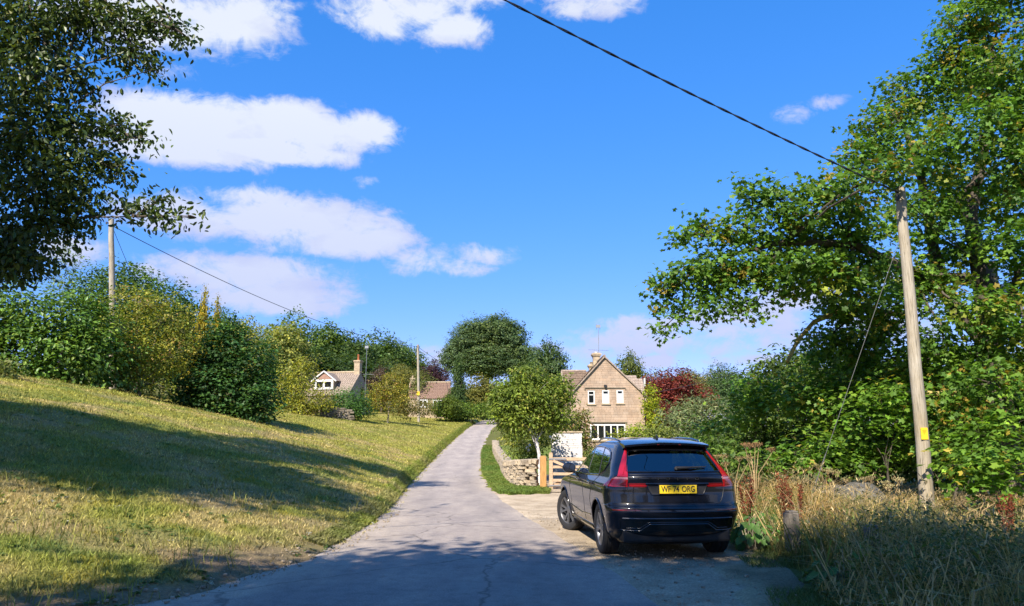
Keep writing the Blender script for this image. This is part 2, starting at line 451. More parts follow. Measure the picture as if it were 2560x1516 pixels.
def turf_colour(x, y):
    n = len(x)
    a = fbm(x, y, 2.3, 21); b = fbm(x, y, .9, 31); c = fbm(x, y, 6.0, 41); e = vnoise(x, y, .45, 61)
    straw = np.array([.39, .31, .13]); yel = np.array([.315, .295, .06]); grn = np.array([.16, .205, .042]); earth = np.array([.27, .20, .125])
    w_g = sstep(.40, .70, a * .45 + b * .45 + e * .1)[:, None] * .9; w_y = sstep(.32, .55, c * .4 + b * .6)[:, None]
    col = straw * (1 - w_y) + yel * w_y
    col = col * (1 - w_g * .85) + grn * (w_g * .85)
    far = sstep(35, 70, y)[:, None]
    col = col * (1 - far * .6) + np.array([.28, .27, .06]) * far * .6
    sl = (rcx(y) - rhw(y)) - x
    bare = ((1 - sstep(.1, 1.3, sl + (b - .5) * 1.6)) * (1 - sstep(10, 15, y)) * (sl > -.6))[:, None]
    col = col * (1 - bare) + earth * bare
    patch = (sstep(.60, .70, fbm(x, y, 1.6, 77)) * (y < 40))[:, None] * .45
    col = col * (1 - patch) + np.array([.33, .25, .14]) * patch
    right = (x > rcx(y) + rhw(y))
    lush = (right & (y > 22) & (y < 60))
    col[lush] = col[lush] * .35 + np.array([.085, .17, .03]) * .65
    wild = (right & (y <= 22.5)) | (right & (x > 6)) | (x < -21) | (y < 3) | (right & (y >= 60))
    col[wild] = col[wild] * .3 + np.array([.075, .085, .03]) * .7
    return col

def build_ground():
    xs = np.concatenate([-np.geomspace(900, 27, 26), np.arange(-26, -5, .3), np.arange(-5, 5, .2), np.arange(5, 16, .4), np.geomspace(16.5, 900, 34)])
    ys = np.concatenate([-np.geomspace(400, 6, 16), np.arange(-5.5, 3, .6), np.arange(3, 34, .25), np.arange(34, 120, .8), np.geomspace(121, 1500, 34)])
    X, Y = np.meshgrid(xs, ys); x, y = X.ravel(), Y.ravel()
    z = H(x, y)
    inroad = np.abs(x - rcx(y)) < rhw(y) - .1
    z = z - np.where(inroad, .04, 0)
    nx, ny = len(xs), len(ys)
    i = (np.arange(ny - 1)[:, None] * nx + np.arange(nx - 1)[None]).ravel()
    Q = np.stack([i, i + 1, i + nx + 1, i + nx], 1)
    me = mesh_np('ground', np.stack([x, y, z], 1), Q, turf_colour(x, y), smooth=True)
    return tag(link('ground', me, M['turf']), 'dry grassy bank and valley ground', 'ground', kind='structure')
build_ground()

def build_road():
    ys = np.concatenate([np.arange(-60, 2, 1.5), np.arange(2, 40, .2), np.arange(40, 150, .8)])
    us = np.linspace(-1, 1, 25)
    Y, U = np.meshgrid(ys, us, indexing='ij')
    y = Y.ravel(); u = U.ravel(); hw = rhw(y); cx = rcx(y)
    edge = np.abs(u) > .99
    jit = (vnoise(y, u * 3, .6, 3) - .5) * .34 + (vnoise(y, u * 3, .17, 4) - .5) * .12
    x = cx + u * hw + np.where(edge, jit, jit * .2 * (np.abs(u) > .85))
    z = H(x, y) * 0 + rcz(y) + .022 - .05 * np.abs(u) ** 2 * .35 + (fbm(x, y, 1.1, 8) - .5) * .018
    z = np.where(edge, rcz(y) + .004, z)
    base = np.array([.42, .36, .315]); pale = np.array([.51, .425, .335]); dark = np.array([.315, .275, .25])
    nl = fbm(x, y, 1.0, 13)
    wl = (sstep(-.35, -.95, u + (nl - .5) * .7) if False else (1 - sstep(-.95, -.35, u + (nl - .5) * .5))) * np.interp(y, [0, 8, 18, 25, 40], [.95, .95, .7, .35, .2])
    wr = sstep(.72, 1.0, u + (nl - .5) * .4) * .55
    track = np.exp(-((np.abs(u) - .5) / .2) ** 2) * .45
    col = base * (1 - track[:, None]) + dark * track[:, None]
    w = np.clip(wl + wr, 0, 1)[:, None]
    col = col * (1 - w) + pale * w
    # a darker worn patch of older surface near the viewer
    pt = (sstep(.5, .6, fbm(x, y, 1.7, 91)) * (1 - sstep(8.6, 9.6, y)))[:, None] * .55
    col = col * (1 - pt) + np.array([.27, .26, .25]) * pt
    n = len(us); m = len(ys)
    i = (np.arange(m - 1)[:, None] * n + np.arange(n - 1)[None]).ravel()
    Q = np.stack([i, i + 1, i + n + 1, i + n], 1)
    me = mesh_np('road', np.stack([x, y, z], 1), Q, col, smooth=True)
    tag(link('road', me, M['road']), 'narrow pale tarmac lane climbing away uphill', 'road', kind='structure')
build_road()

def build_gravel():
    ys = np.concatenate([np.arange(-14, 3, .6), np.arange(3, 23.9, .18)])
    us = np.linspace(0, 1, 26)
    Y, U = np.meshgrid(ys, us, indexing='ij'); y = Y.ravel(); u = U.ravel()
    x0 = rcx(y) + rhw(y) - .22; x1 = gravel_edge(y) + (vnoise(y, y * 0, .8, 2) - .5) * .5
    x = x0 + (x1 - x0) * u
    z = np.maximum(H(x, y), rcz(y) - .02) + .012 + (fbm(x, y, .5, 6) - .5) * .02 - .03 * (u > .99) - .02 * (u < .01)
    tone = np.ones((len(x), 3)) * (.9 + .35 * fbm(x, y, 1.4, 12)[:, None])
    far_pale = sstep(14, 21, y)[:, None]  # gravel tone gets paler towards the gate
    tone = tone * (1 + .25 * far_pale)
    dirt = (sstep(.72, 1.0, u + (fbm(x, y, .8, 55) - .5) * .6))[:, None]
    tone = tone * (1 - dirt * .55) * np.where(dirt > 0, np.array([1, .98, .85]), 1)
    n = len(us); m = len(ys)
    i = (np.arange(m - 1)[:, None] * n + np.arange(n - 1)[None]).ravel()
    Q = np.stack([i, i + 1, i + n + 1, i + n], 1)
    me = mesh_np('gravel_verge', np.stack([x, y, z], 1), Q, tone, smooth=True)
    tag(link('gravel_verge', me, M['gravel']), 'stony pull-in beside the lane', 'verge', kind='structure')
    # drive behind the gate
    ys = np.arange(23.6, 33, .4); us = np.linspace(0, 1, 10)
    Y, U = np.meshgrid(ys, us, indexing='ij'); y = Y.ravel(); u = U.ravel()
    x = 1.0 + u * (3.6 + .2 * np.sin(y))
    z = H(x, y) + .03
    n = len(us); m = len(ys)
    i = (np.arange(m - 1)[:, None] * n + np.arange(n - 1)[None]).ravel()
    me = mesh_np('gravel_drive', np.stack([x, y, z], 1), np.stack([i, i + 1, i + n + 1, i + n], 1), np.ones((len(x), 3)) * 1.15, smooth=True)
    tag(link('gravel_drive', me, M['gravel']), 'pale gravel drive behind the wooden gate', 'drive', kind='structure')
build_gravel()

# ------------------------------------------------------------------ foliage tools
def norm_(a): return a / np.maximum(np.linalg.norm(a, axis=1, keepdims=True), 1e-9)
def tmpl_palm():
    ang = [-128, -95, -62, -30, 0, 30, 62, 95, 128]; rad = [.58, .52, .88, .60, 1.0, .60, .88, .52, .58]
    v = [(0, .12, .0)]
    for a, r in zip(ang, rad):
        v.append((math.sin(R(a)) * r * .62, .12 + math.cos(R(a)) * r * .75, -.10 * r * r))
    t = [(0, i + 1, i) for i in range(1, len(ang))]
    return np.array(v), np.array(t)
def tmpl_oval(w=.27, fold=.07, curl=-.12):
    v = [(0, 0, 0), (-w * .85, .3, fold), (-w * .8, .68, fold + curl * .5), (0, 1, curl), (w * .8, .68, fold + curl * .5), (w * .85, .3, fold)]
    t = [(0, 3, 2), (0, 2, 1), (0, 5, 4), (0, 4, 3)]
    return np.array(v), np.array(t)
def tmpl_dia(w=.3, fold=.08):
    return np.array([(0, 0, 0), (-w, .45, fold), (0, 1, 0), (w, .45, fold)]), np.array([(0, 2, 1), (0, 3, 2)])
T_PALM, T_OVAL, T_DIA, T_LANCE, T_BROAD = tmpl_palm(), tmpl_oval(), tmpl_dia(), tmpl_dia(.11, .03), tmpl_dia(.42, .1)

def leaf_mesh(name, pos, nrm, dr, size, col, tmpl):
    TV, TT = tmpl; n = len(pos); k = len(TV)
    z = norm_(nrm); y = norm_(dr - z * np.sum(dr * z, 1, keepdims=True)); x = np.cross(y, z)
    V = pos[:, None] + size[:, None, None] * (TV[None, :, 0:1] * x[:, None] + TV[None, :, 1:2] * y[:, None] + TV[None, :, 2:3] * z[:, None])
    T = (TT[None] + (np.arange(n) * k)[:, None, None]).reshape(-1, 3)
    C = np.repeat(col, k, axis=0)
    return mesh_np(name, V.reshape(-1, 3), T, C)

def scatter(lobes, leaf, cover, per, pal, rng, up=.9, out=.55, rnd=.6, droop=.3, spread=None, inner=.35, area_k=.42, flat=.55, thin=None, ragged=.21, shoots=.09):
    """leaves in sprays spread through ellipsoid lobes (cx,cy,cz,rx,ry,rz)"""
    PO, NO, DR, SZ, CO, CL = [], [], [], [], [], []
    pw = np.array([p[1] for p in pal], float); pw /= pw.sum(); pc = np.array([p[0] for p in pal], float)
    spread = spread or leaf * 1.5
    for lb in lobes:
        c = np.array(lb[:3]); r = np.array(lb[3:6])
        area = math.pi * max(r[0], r[1]) * r[2]
        nc = max(3, int(cover * area / (leaf * leaf * area_k) / per))
        d = norm_(rng.normal(size=(nc, 3)))
        rad = inner + (1 - inner) * rng.random(nc) ** .55
        rad = np.clip(rad * (1 + .2 * rng.normal(size=nc) * (rng.random(nc) < .35)), .1, 1.16)
        ph = rng.random(6) * 6.28
        rad = rad * (1 + ragged * (np.sin(4.3 * d[:, 0] + ph[0]) * np.sin(5.1 * d[:, 2] + ph[1]) + .6 * np.sin(8.7 * d[:, 1] + ph[2]) * np.sin(9.3 * d[:, 2] + ph[3])))
        shoot = (rng.random(nc) < shoots) & (d[:, 2] > .1)
        rad = np.where(shoot, rad * (1.05 + .28 * rng.random(nc)), rad)
        p = c + d * r * rad[:, None]
        if thin is not None:
            k = thin(p); p, d = p[k], d[k]; nc = len(p)
            if nc == 0: continue
        CL.append(p)
        pi = rng.choice(len(pal), size=nc, p=pw)
        tone = np.exp(rng.normal(0, .16, nc))
        pp = np.repeat(p, per, 0) + rng.normal(size=(nc * per, 3)) * spread * np.array([1, 1, flat])
        dd = np.repeat(d, per, 0)
        n = np.array([0, 0, up]) + out * dd + rnd * rng.normal(size=pp.shape)
        q = dd * .8 + .75 * rng.normal(size=pp.shape) + np.array([0, 0, -droop])
        cc = np.repeat(pc[pi] * tone[:, None], per, 0) * np.exp(rng.normal(0, .17, len(pp)))[:, None]
        PO.append(pp); NO.append(n); DR.append(q); CO.append(cc); SZ.append(leaf * (.7 + .6 * rng.random(len(pp))))
    return [np.concatenate(a) for a in (PO, NO, DR, SZ, CO)], CL

def pl(px, py, rx, ry, Y, dy=None):
    """an ellipsoid lobe given by where it shows and how far off it is"""
    c = P(px, py, Y); k = Y * 1.02 / F
    return (c.x, c.y, c.z, rx * k, (dy if dy else (rx + ry) / 2 * k), ry * k)

def limbs_mb(paths, sides=7):
    mb = MB()
    for pts, r0, r1 in paths:
        n = len(pts); rad = [r0 + (r1 - r0) * (i / (n - 1)) for i in range(n)]
        mb.tube(pts, rad, sides)
    return mb
def wob(a, b, n=5, amp=.12, seed=0, sag=0):
    a, b = Vector(a), Vector(b); rr = random.Random(seed); L = (b - a).length; o = []
    for i in range(n):
        t = i / (n - 1); p = a.lerp(b, t)
        if 0 < i < n - 1: p += Vector((rr.uniform(-1, 1), rr.uniform(-1, 1), rr.uniform(-.6, .6))) * amp * L
        p.z += sag * L * math.sin(math.pi * t); o.append(p)
    return o

def tree(name, label, cat, base, lobes, leaf, cover, per, pal, seed, tmpl=T_DIA, mat='leaf', trunk_r=.15, bark='bark', group=None, twigs=60, fork=.45,
         trunk_top=None, extra=None, scat=None, crown_name='crown', skel=False, gain=1.0):
    rng = np.random.default_rng(seed)
    (po, no, dr, sz, co), CL = scatter(lobes, leaf, cover * 1.75, per, pal, rng, **(scat or {}))
    co = co * LEAF_GAIN * gain
    t = empty(name, base)
    b = np.array(base)
    me = leaf_mesh('crown', po - b, no, dr, sz, co, tmpl)
    link(crown_name, me, M[mat], t)
    ctr = np.array([l[:3] for l in lobes]); top = Vector(trunk_top) if trunk_top else Vector(np.average(ctr, axis=0)) ; base = Vector(base)
    fk = base.lerp(top, fork)
    paths = [([p - base for p in wob(base - Vector((0, 0, .25)), fk, 5, .03, seed)], trunk_r, trunk_r * .72)]
    nodes = [p for e in (extra or []) for p in e[0]]
    for i, l in enumerate(lobes):
        s0 = fk if i % 3 else base.lerp(fk, .8); r0_ = trunk_r * .24
        if skel: s0 = min(nodes, key=lambda p: (p - Vector(l[:3])).length); r0_ = .03
        paths.append(([p - base for p in wob(s0, Vector(l[:3]), 5, .07, seed + i, .03)], r0_, min(r0_, trunk_r * .07)))
        cl = CL[min(i, len(CL) - 1)]
        if twigs and len(cl):
            for j in rng.choice(len(cl), size=min(len(cl), max(2, twigs // len(lobes))), replace=False):
                paths.append(([p - base for p in wob(Vector(l[:3]), Vector(cl[j]), 4, .08, seed + i + int(j))], trunk_r * .06, .003))
    if extra: paths += [([p - base for p in q], r0, r1) for q, r0, r1 in extra]
    limbs_mb(paths, 6).build('trunk', M[bark], t, smooth=True)
    tag(t, label, cat, group)
    return t

LEAF_GAIN = np.array([1.85, 1.72, 1.25])
# far trees: a few crowns, shared by many trees through scale and colour
def unit_crown(seed, n_l=14, n=11000, leaf=.07, conifer=False, weeping=False):
    rng = np.random.default_rng(seed); lobes = []
    if conifer:
        for i in range(16):
            t = i / 15; rr = (1 - t) * .8 + .08; a = rng.random() * 6.28
            lobes.append((.25 * rr * math.cos(a), .25 * rr * math.sin(a), -1 + 2 * t, rr, rr, .2))
    else:
        for i in range(n_l):
            d = norm_(rng.normal(size=(1, 3)))[0]; d[2] = d[2] * .85 + .05; k = .45 + .25 * rng.random()
            lobes.append((*(d * k), .34 + .22 * rng.random(), .34 + .22 * rng.random(), .28 + .2 * rng.random()))
        lobes.append((0, 0, 0, .7, .7, .7))
    pal = [((1, 1, 1), 3), ((.75, .85, .8), 2), ((1.25, 1.15, .8), 1)]
    tot = sum(math.pi * max(l[3], l[4]) * l[5] for l in lobes)
    cover = n * leaf * leaf * .42 / tot
    (po, no, dr, sz, co), _ = scatter(lobes, leaf, cover, 9, pal, rng, up=.8, out=.9, rnd=.55, spread=leaf * 1.1, inner=.5, droop=1.2 if weeping else .3)
    return leaf_mesh('far_crown', po, no, dr, sz, co, T_BROAD)
UC = {}
def crowns():
    UC['a'] = unit_crown(1); UC['b'] = unit_crown(2, 18); UC['c'] = unit_crown(3, 11); UC['d'] = unit_crown(4, 24, 17000, .052)
    UC['cone'] = unit_crown(5, conifer=True); UC['w'] = unit_crown(6, 16, 11000, .06, weeping=True)
crowns()
def unit_trunk():
    mb = MB(); mb.tube([(0, 0, 0), (.01, 0, .5), (0, .01, 1)], [.05, .035, .012], 7)
    for i in range(7):
        a = i * 2.4; mb.tube([(0, 0, .38 + .05 * i), (math.cos(a) * .16, math.sin(a) * .16, .55 + .05 * i), (math.cos(a) * .3, math.sin(a) * .3, .68 + .04 * i)], [.016, .01, .003], 5)
    o = mb.build('far_trunk', M['bark'], smooth=True); me = o.data; bpy.data.objects.remove(o); return me
UT = unit_trunk()
def far_tree(name, label, cat, px, py_top, hw, Y, col, kind='a', bottom=.18, rot=None, group=None, x=None, ztop=None):
    if name == 'woodland_tree': hw *= 1.3; py_top -= 12
    zt = ztop if ztop is not None else P(px, py_top, Y).z
    X = x if x is not None else PX(px, Y, zt * .6)
    zb = h1(X, Y) - .1; hgt = zt - zb
    t = empty(name, (X, Y, zb), rot if rot is not None else (px * 1.37 + Y) % 6.28)
    w = hw * Y / F; ch = hgt * (1 - bottom) / 2
    c = bpy.data.objects.new('crown', UC[kind]); COL.objects.link(c); c.parent = t
    if not UC[kind].materials: UC[kind].materials.append(M['leaf'])
    ex = .95 if kind == 'cone' else .92
    c.location = (0, 0, hgt * bottom + ch); c.scale = (w / ex, w / ex, ch / (1.12 if kind == 'cone' else 1.0)); c.color = (*[v * g_ for v, g_ in zip(col, LEAF_GAIN)], 1)
    k = bpy.data.objects.new('trunk', UT); COL.objects.link(k); k.parent = t; k.scale = (w * .8 + hgt * .25, w * .8 + hgt * .25, hgt * .8)
    tag(t, label, cat, group)
    return t

# ------------------------------------------------------------------ big near trees
SYC = [((.068, .145, .026), 5), ((.050, .112, .027), 4), ((.095, .175, .028), 3), ((.20, .16, .04), .7), ((.13, .16, .03), 1)]
def sycamore():
    L = [pl(2450, 60, 120, 90, 19), pl(2540, 190, 110, 100, 18), pl(2390, 160, 110, 85, 19.5), pl(2290, 240, 95, 70, 20), pl(2200, 320, 85, 70, 20),
         pl(2320, 370, 110, 80, 19), pl(2450, 330, 120, 90, 17), pl(2545, 420, 90, 90, 17), pl(2150, 400, 60, 55, 19.5), pl(2230, 430, 80, 40, 14.3),
         pl(2160, 455, 80, 45, 15.5), pl(2060, 470, 80, 48, 17), pl(1950, 500, 70, 45, 17), pl(1880, 490, 55, 40, 17), pl(1870, 570, 90, 45, 17), pl(1760, 585, 60, 40, 17),
         pl(1730, 670, 80, 55, 17), pl(1670, 730, 45, 50, 17), pl(1665, 815, 30, 30, 17), pl(1760, 760, 60, 40, 17), pl(1840, 660, 100, 60, 17), pl(1850, 760, 65, 38, 17),
         pl(1960, 620, 100, 65, 17.5), pl(1975, 720, 55, 40, 18), pl(2070, 560, 110, 75, 17.5), pl(2150, 640, 110, 80, 17.8), pl(2060, 690, 80, 50, 18.5),
         pl(2110, 760, 90, 50, 19), pl(2060, 850, 75, 45, 19.5), pl(2160, 860, 100, 70, 19.5), pl(2310, 540, 110, 85, 18.5), pl(2400, 620, 80, 60, 19), pl(2530, 610, 70, 80, 17),
         pl(2320, 730, 90, 70, 18.5), pl(2440, 780, 110, 65, 16.5), pl(2545, 860, 80, 80, 16.5), pl(2360, 880, 110, 70, 17.5), pl(2490, 960, 110, 70, 16),
         pl(2330, 1000, 100, 60, 17.5), pl(2430, 1060, 90, 50, 16.3), pl(2230, 950, 100, 60, 19), pl(2640, 300, 120, 250, 18), pl(2650, 800, 120, 250, 17.5), pl(2560, -60, 160, 90, 18.5),
         pl(2260, 700, 80, 60, 20.5), pl(2500, 500, 110, 80, 20.5), pl(2380, 480, 90, 70, 21), pl(2430, 220, 90, 60, 21.5),
         pl(2130, 520, 60, 45, 16.6), pl(2010, 540, 60, 40, 16.6), pl(1900, 690, 70, 40, 16.8), pl(2010, 660, 80, 45, 16.9), pl(2100, 690, 80, 50, 17), pl(2150, 740, 80, 40, 17.4), pl(1800, 700, 70, 50, 17.2), pl(2220, 780, 80, 50, 18), pl(1700, 590, 28, 26, 17), pl(1745, 555, 24, 20, 17)]
    base = (12.2, 19.0, h1(12.2, 19.0))
    b = Vector(base)
    A = P(2480, 880, 19); B = P(2455, 700, 19); C1 = P(2425, 540, 19); D1 = P(2470, 330, 19)
    E = P(2330, 600, 19.3); G = P(2300, 430, 19.6); G2 = P(2262, 320, 19.8); H2 = P(2215, 260, 20)
    ex = [([b, A, B, C1, D1, P(2480, 120, 18.8)], .34, .05), ([A, P(2350, 720, 19.2), E, G, G2, H2], .2, .035),
          ([B, P(2300, 690, 18.5), P(2130, 610, 17.6), P(1960, 605, 17.2), P(1820, 640, 17), P(1720, 690, 17)], .15, .02),
          ([P(1960, 605, 17.2), P(1930, 655, 17.1), P(1925, 700, 17), P(1890, 760, 17)], .05, .012),
          ([P(1930, 655, 17.1), P(1860, 600, 17), P(1780, 590, 17)], .045, .012),
          ([P(1820, 640, 17), P(1740, 740, 17), P(1670, 810, 17)], .04, .01),
          ([E, P(2420, 470, 19), P(2540, 380, 18)], .12, .03), ([A, P(2540, 700, 18), P(2600, 560, 17.6)], .14, .03)]
    t = tree('sycamore_tree', 'tall sycamore with a long limb reaching over towards the house', 'tree', base, L, .128, 1.75, 20, SYC, 101, T_PALM, 'leaf', .3, 'bark',
             twigs=240, trunk_top=P(2440, 640, 19), extra=ex, skel=True, scat=dict(up=.8, out=.35, rnd=.5, droop=.6, spread=.19, inner=.25, flat=.6, area_k=.36, ragged=.24, shoots=.1))
    t.children[1].name = 'trunk'
    mb = limbs_mb([([p - b for p in (P(2290, 800, 19.3), P(2180, 772, 18.8), P(2100, 778, 18.6), P(2035, 805, 18.5), P(1995, 850, 18.4), P(1968, 905, 18.3))], .07, .045),
                   ([p - b for p in (P(2270, 980, 17), P(2340, 985, 16.9), P(2400, 982, 16.8))], .06, .05)], 8)
    lo = mb.build('limb', M['lichen'], t, smooth=True); lo['label'] = 'yellow lichen covered arching limb'
sycamore()

PEAR = [((.050, .085, .022), 5), ((.036, .066, .022), 4), ((.085, .125, .028), 2), ((.15, .17, .06), .5)]
def left_tree():
    L = [pl(60, 70, 120, 100, 15.5), pl(190, 60, 100, 75, 16), pl(300, 60, 90, 48, 16), pl(385, 55, 55, 28, 16), pl(440, 75, 42, 18, 16), pl(470, 95, 16, 12, 16),
         pl(320, 140, 85, 34, 16), pl(385, 175, 38, 14, 16), pl(90, 190, 120, 90, 15.5), pl(200, 200, 60, 40, 16), pl(190, 310, 90, 45, 16), pl(280, 315, 60, 32, 16), pl(345, 345, 42, 18, 16),
         pl(70, 330, 120, 90, 15.5), pl(190, 400, 90, 55, 16), pl(275, 420, 42, 36, 16), pl(80, 460, 130, 80, 15.5), pl(210, 500, 80, 50, 16), pl(310, 525, 60, 22, 16),
         pl(395, 505, 42, 20, 16), pl(400, 545, 60, 14, 16), pl(490, 545, 40, 12, 16), pl(50, 580, 110, 70, 15.5), pl(150, 565, 70, 45, 16), pl(70, 650, 80, 42, 15.5), pl(10, 650, 80, 60, 15.5),
         pl(-110, 100, 140, 160, 15.5), pl(-120, 400, 140, 170, 15.5), pl(-60, 620, 120, 80, 15.5), pl(150, -100, 190, 90, 16), pl(-60, -160, 200, 120, 15.5), pl(330, -60, 90, 50, 16)]
    bx, by = -13.2, 15.6; base = (bx, by, h1(bx, by)); b = Vector(base)
    ex = []
    for i, (q, r) in enumerate([((-100, 480), .08), ((470, 540), .035), ((340, 345), .03), ((380, 175), .03), ((440, 75), .035), ((280, 420), .03)]):
        s = b.lerp(P(-140, 200, 15.6), .35 + .1 * i)
        ex.append((wob(s, P(q[0], q[1], 15.9), 6, .03, 40 + i, .04), r, .008))
    tree('pear_tree', 'dark leafy fruit tree overhanging the sky from the near edge of the bank', 'tree', base, L, .138, 2.6, 16, PEAR, 202, T_OVAL, 'leaf_gloss', .22, 'bark',
         twigs=520, trunk_top=P(-110, 100, 15.6), extra=ex, skel=True, gain=.72, scat=dict(up=.35, out=.4, rnd=.75, droop=.9, spread=.21, inner=.3, flat=.7, area_k=.40, ragged=.25, shoots=.08))
left_tree()

# trees behind the viewer: their shade lies over the lane, the car's tail and the weeds
def shade_trees():
    LANE = ['tree outside the picture shading the left foot of the lane', 'tree outside the picture shading the middle of the lane', 'tree outside the picture shading the tail of the car', 'tree outside the picture shading the nearest weeds', 'tree outside the picture beyond the bottom of the bank', 'tree outside the picture shading the far right weeds',
            'tree outside the picture casting the lower band of shade on the bank', 'tree outside the picture casting the upper band of shade on the bank']
    for i, (x, y, z, w, hgt) in enumerate([(-5.2, -2.2, 9.0, 4.2, 3.4), (-1.0, -3.4, 9.4, 4.4, 3.6), (3.4, -4.0, 9.2, 4.6, 3.8), (8.6, -5.6, 9.2, 4.6, 3.8), (-11, -9.5, 8.6, 4.2, 3.6), (13.8, -5.2, 9, 4.6, 3.8), (-12.2, 5.0, 11, 3.5, 3.4), (-16.2, 6.8, 11.6, 3.8, 3.4)]):
        t = empty('lane_tree', (x, y, h1(x, y) - .1), i * 1.3)
        c = bpy.data.objects.new('crown', UC['d']); COL.objects.link(c); c.parent = t
        if not UC['d'].materials: UC['d'].materials.append(M['leaf'])
        c.location = (0, 0, z); c.scale = (w, w, hgt); c.color = (.07, .12, .025, 1)
        c2 = c.copy(); COL.objects.link(c2); c2.parent = t; c2.rotation_euler = (0, 0, 1.9); c2.location = (.3, .2, z + .2); c2.scale = (w * .95, w * .95, -hgt)
        k = bpy.data.objects.new('trunk', UT); COL.objects.link(k); k.parent = t; k.scale = (5, 5, 9)
        tag(t, LANE[i], 'tree', 'trees shading the near end of the lane')
shade_trees()

# ------------------------------------------------------------------ left-hand hedges and shrubs
DKG = [((.030, .075, .022), 4), ((.045, .105, .026), 3), ((.022, .055, .022), 3), ((.07, .14, .03), 1)]
MIDG = [((.06, .115, .025), 4), ((.09, .15, .03), 3), ((.04, .08, .022), 2)]
YELG = [((.19, .205, .035), 4), ((.13, .165, .03), 4), ((.24, .225, .06), 2), ((.085, .115, .03), 2), ((.20, .14, .055), .7)]
def gz(px, Y, py):  # ground point below a shrub
    x = P(px, py, Y).x; return (x, Y, h1(x, Y))
def left_plants():
    tree('laurel_hedge', 'broad glossy laurel hedge along the top of the bank', 'hedge', gz(110, 31, 850),
         [pl(10, 800, 100, 80, 31), pl(110, 792, 100, 74, 31), pl(205, 800, 75, 80, 31.5), pl(60, 870, 120, 70, 30.6), pl(170, 880, 100, 70, 31), pl(-70, 800, 110, 100, 31), pl(240, 880, 50, 70, 31.5), pl(-60, 890, 100, 60, 30.5), pl(60, 935, 120, 34, 30.6), pl(190, 945, 90, 34, 31.2), pl(280, 900, 60, 80, 33)],
         .19, 2.6, 9, [((.050, .11, .02), 4), ((.08, .15, .026), 4), ((.035, .075, .02), 2), ((.12, .18, .03), 1)], 301, T_DIA, 'leaf_gloss', .12, twigs=60, fork=.2, scat=dict(up=.8, out=.6, rnd=.45, spread=.3, inner=.4))
    tree('tall_hedge', 'tall mixed evergreen hedge rising behind the left telegraph pole', 'hedge', gz(330, 41, 850),
         [pl(215, 730, 65, 60, 39), pl(290, 705, 70, 50, 41), pl(350, 720, 60, 60, 42), pl(415, 750, 60, 55, 41), pl(470, 790, 36, 50, 43), pl(330, 790, 110, 70, 40), pl(420, 840, 60, 70, 41), pl(230, 800, 60, 70, 39), pl(340, 900, 120, 70, 40), pl(230, 900, 80, 70, 39), pl(420, 920, 60, 60, 41)],
         .18, 2.3, 8, [((.05, .105, .03), 4), ((.085, .15, .035), 3), ((.035, .07, .025), 3)], 302, T_DIA, 'leaf', .14, twigs=40, fork=.2)
    tree('slender_sapling', 'thin pale green sapling poking above the laurel hedge', 'tree', gz(165, 36, 760),
         [pl(165, 610, 16, 45, 36), pl(175, 650, 26, 40, 36), pl(150, 690, 30, 40, 36)], .22, 1.3, 6, [((.12, .17, .05), 3), ((.09, .14, .04), 2)], 303, T_LANCE, 'leaf', .05, twigs=30, fork=.6)
    tree('ivy_shrub', 'straggly yellow green shrub wrapped round the left telegraph pole', 'shrub', gz(350, 34, 960),
         [pl(345, 755, 75, 45, 34), pl(300, 820, 48, 50, 33.8), pl(405, 800, 80, 55, 34.5), pl(345, 880, 70, 55, 33.8), pl(420, 890, 70, 60, 34.5), pl(300, 945, 38, 26, 33.3), pl(380, 960, 60, 26, 33.6), pl(455, 830, 40, 40, 35)],
         .13, 1.5, 7, YELG, 304, T_DIA, 'leaf', .09, 'bark_pale', twigs=220, fork=.25, scat=dict(up=.6, out=.5, rnd=.6, spread=.18, inner=.3))
    tree('hazel_bush', 'large dense dark green bush standing alone on the grass slope', 'shrub', gz(575, 37, 1000),
         [pl(560, 880, 80, 75, 37), pl(505, 930, 70, 75, 36.8), pl(620, 920, 70, 85, 37), pl(560, 985, 115, 65, 36.5), pl(640, 1000, 58, 55, 36.5), pl(480, 990, 45, 45, 36.2), pl(565, 825, 38, 38, 37), pl(620, 1035, 60, 25, 36.2), pl(530, 1020, 70, 25, 36.2)],
         .165, 2.3, 8, [((.028, .075, .026), 4), ((.042, .10, .032), 4), ((.02, .05, .022), 3), ((.075, .14, .035), 1.2)], 305, T_BROAD, 'leaf', .1, twigs=80, fork=.2, scat=dict(up=.9, out=.4, rnd=.4, spread=.22, flat=.5, inner=.35))
    tree('yellow_bush', 'bright yellow green bush beside the first cottage', 'shrub', gz(745, 62, 1000),
         [pl(745, 945, 50, 42, 62), pl(720, 990, 45, 40, 61), pl(775, 1000, 50, 40, 61), pl(740, 1020, 55, 25, 60.5), pl(755, 910, 26, 20, 62), pl(810, 1010, 30, 25, 62)],
         .19, 1.8, 7, [((.20, .205, .025), 4), ((.155, .18, .035), 3), ((.09, .12, .035), 2), ((.18, .155, .08), 1)], 306, T_DIA, 'leaf', .07, 'bark_pale', twigs=60, fork=.25)
    tree('box_bush', 'rounded clipped green bush in front of the first cottage', 'shrub', gz(868, 66, 1010),
         [pl(868, 1008, 56, 38, 66), pl(840, 1020, 32, 26, 65.5), pl(895, 1022, 34, 26, 65.8)], .16, 2.8, 8, [((.055, .125, .025), 4), ((.035, .085, .022), 3)], 307, T_DIA, 'leaf', .08, twigs=0, fork=.3, scat=dict(up=.7, out=.9, rnd=.35, inner=.6))
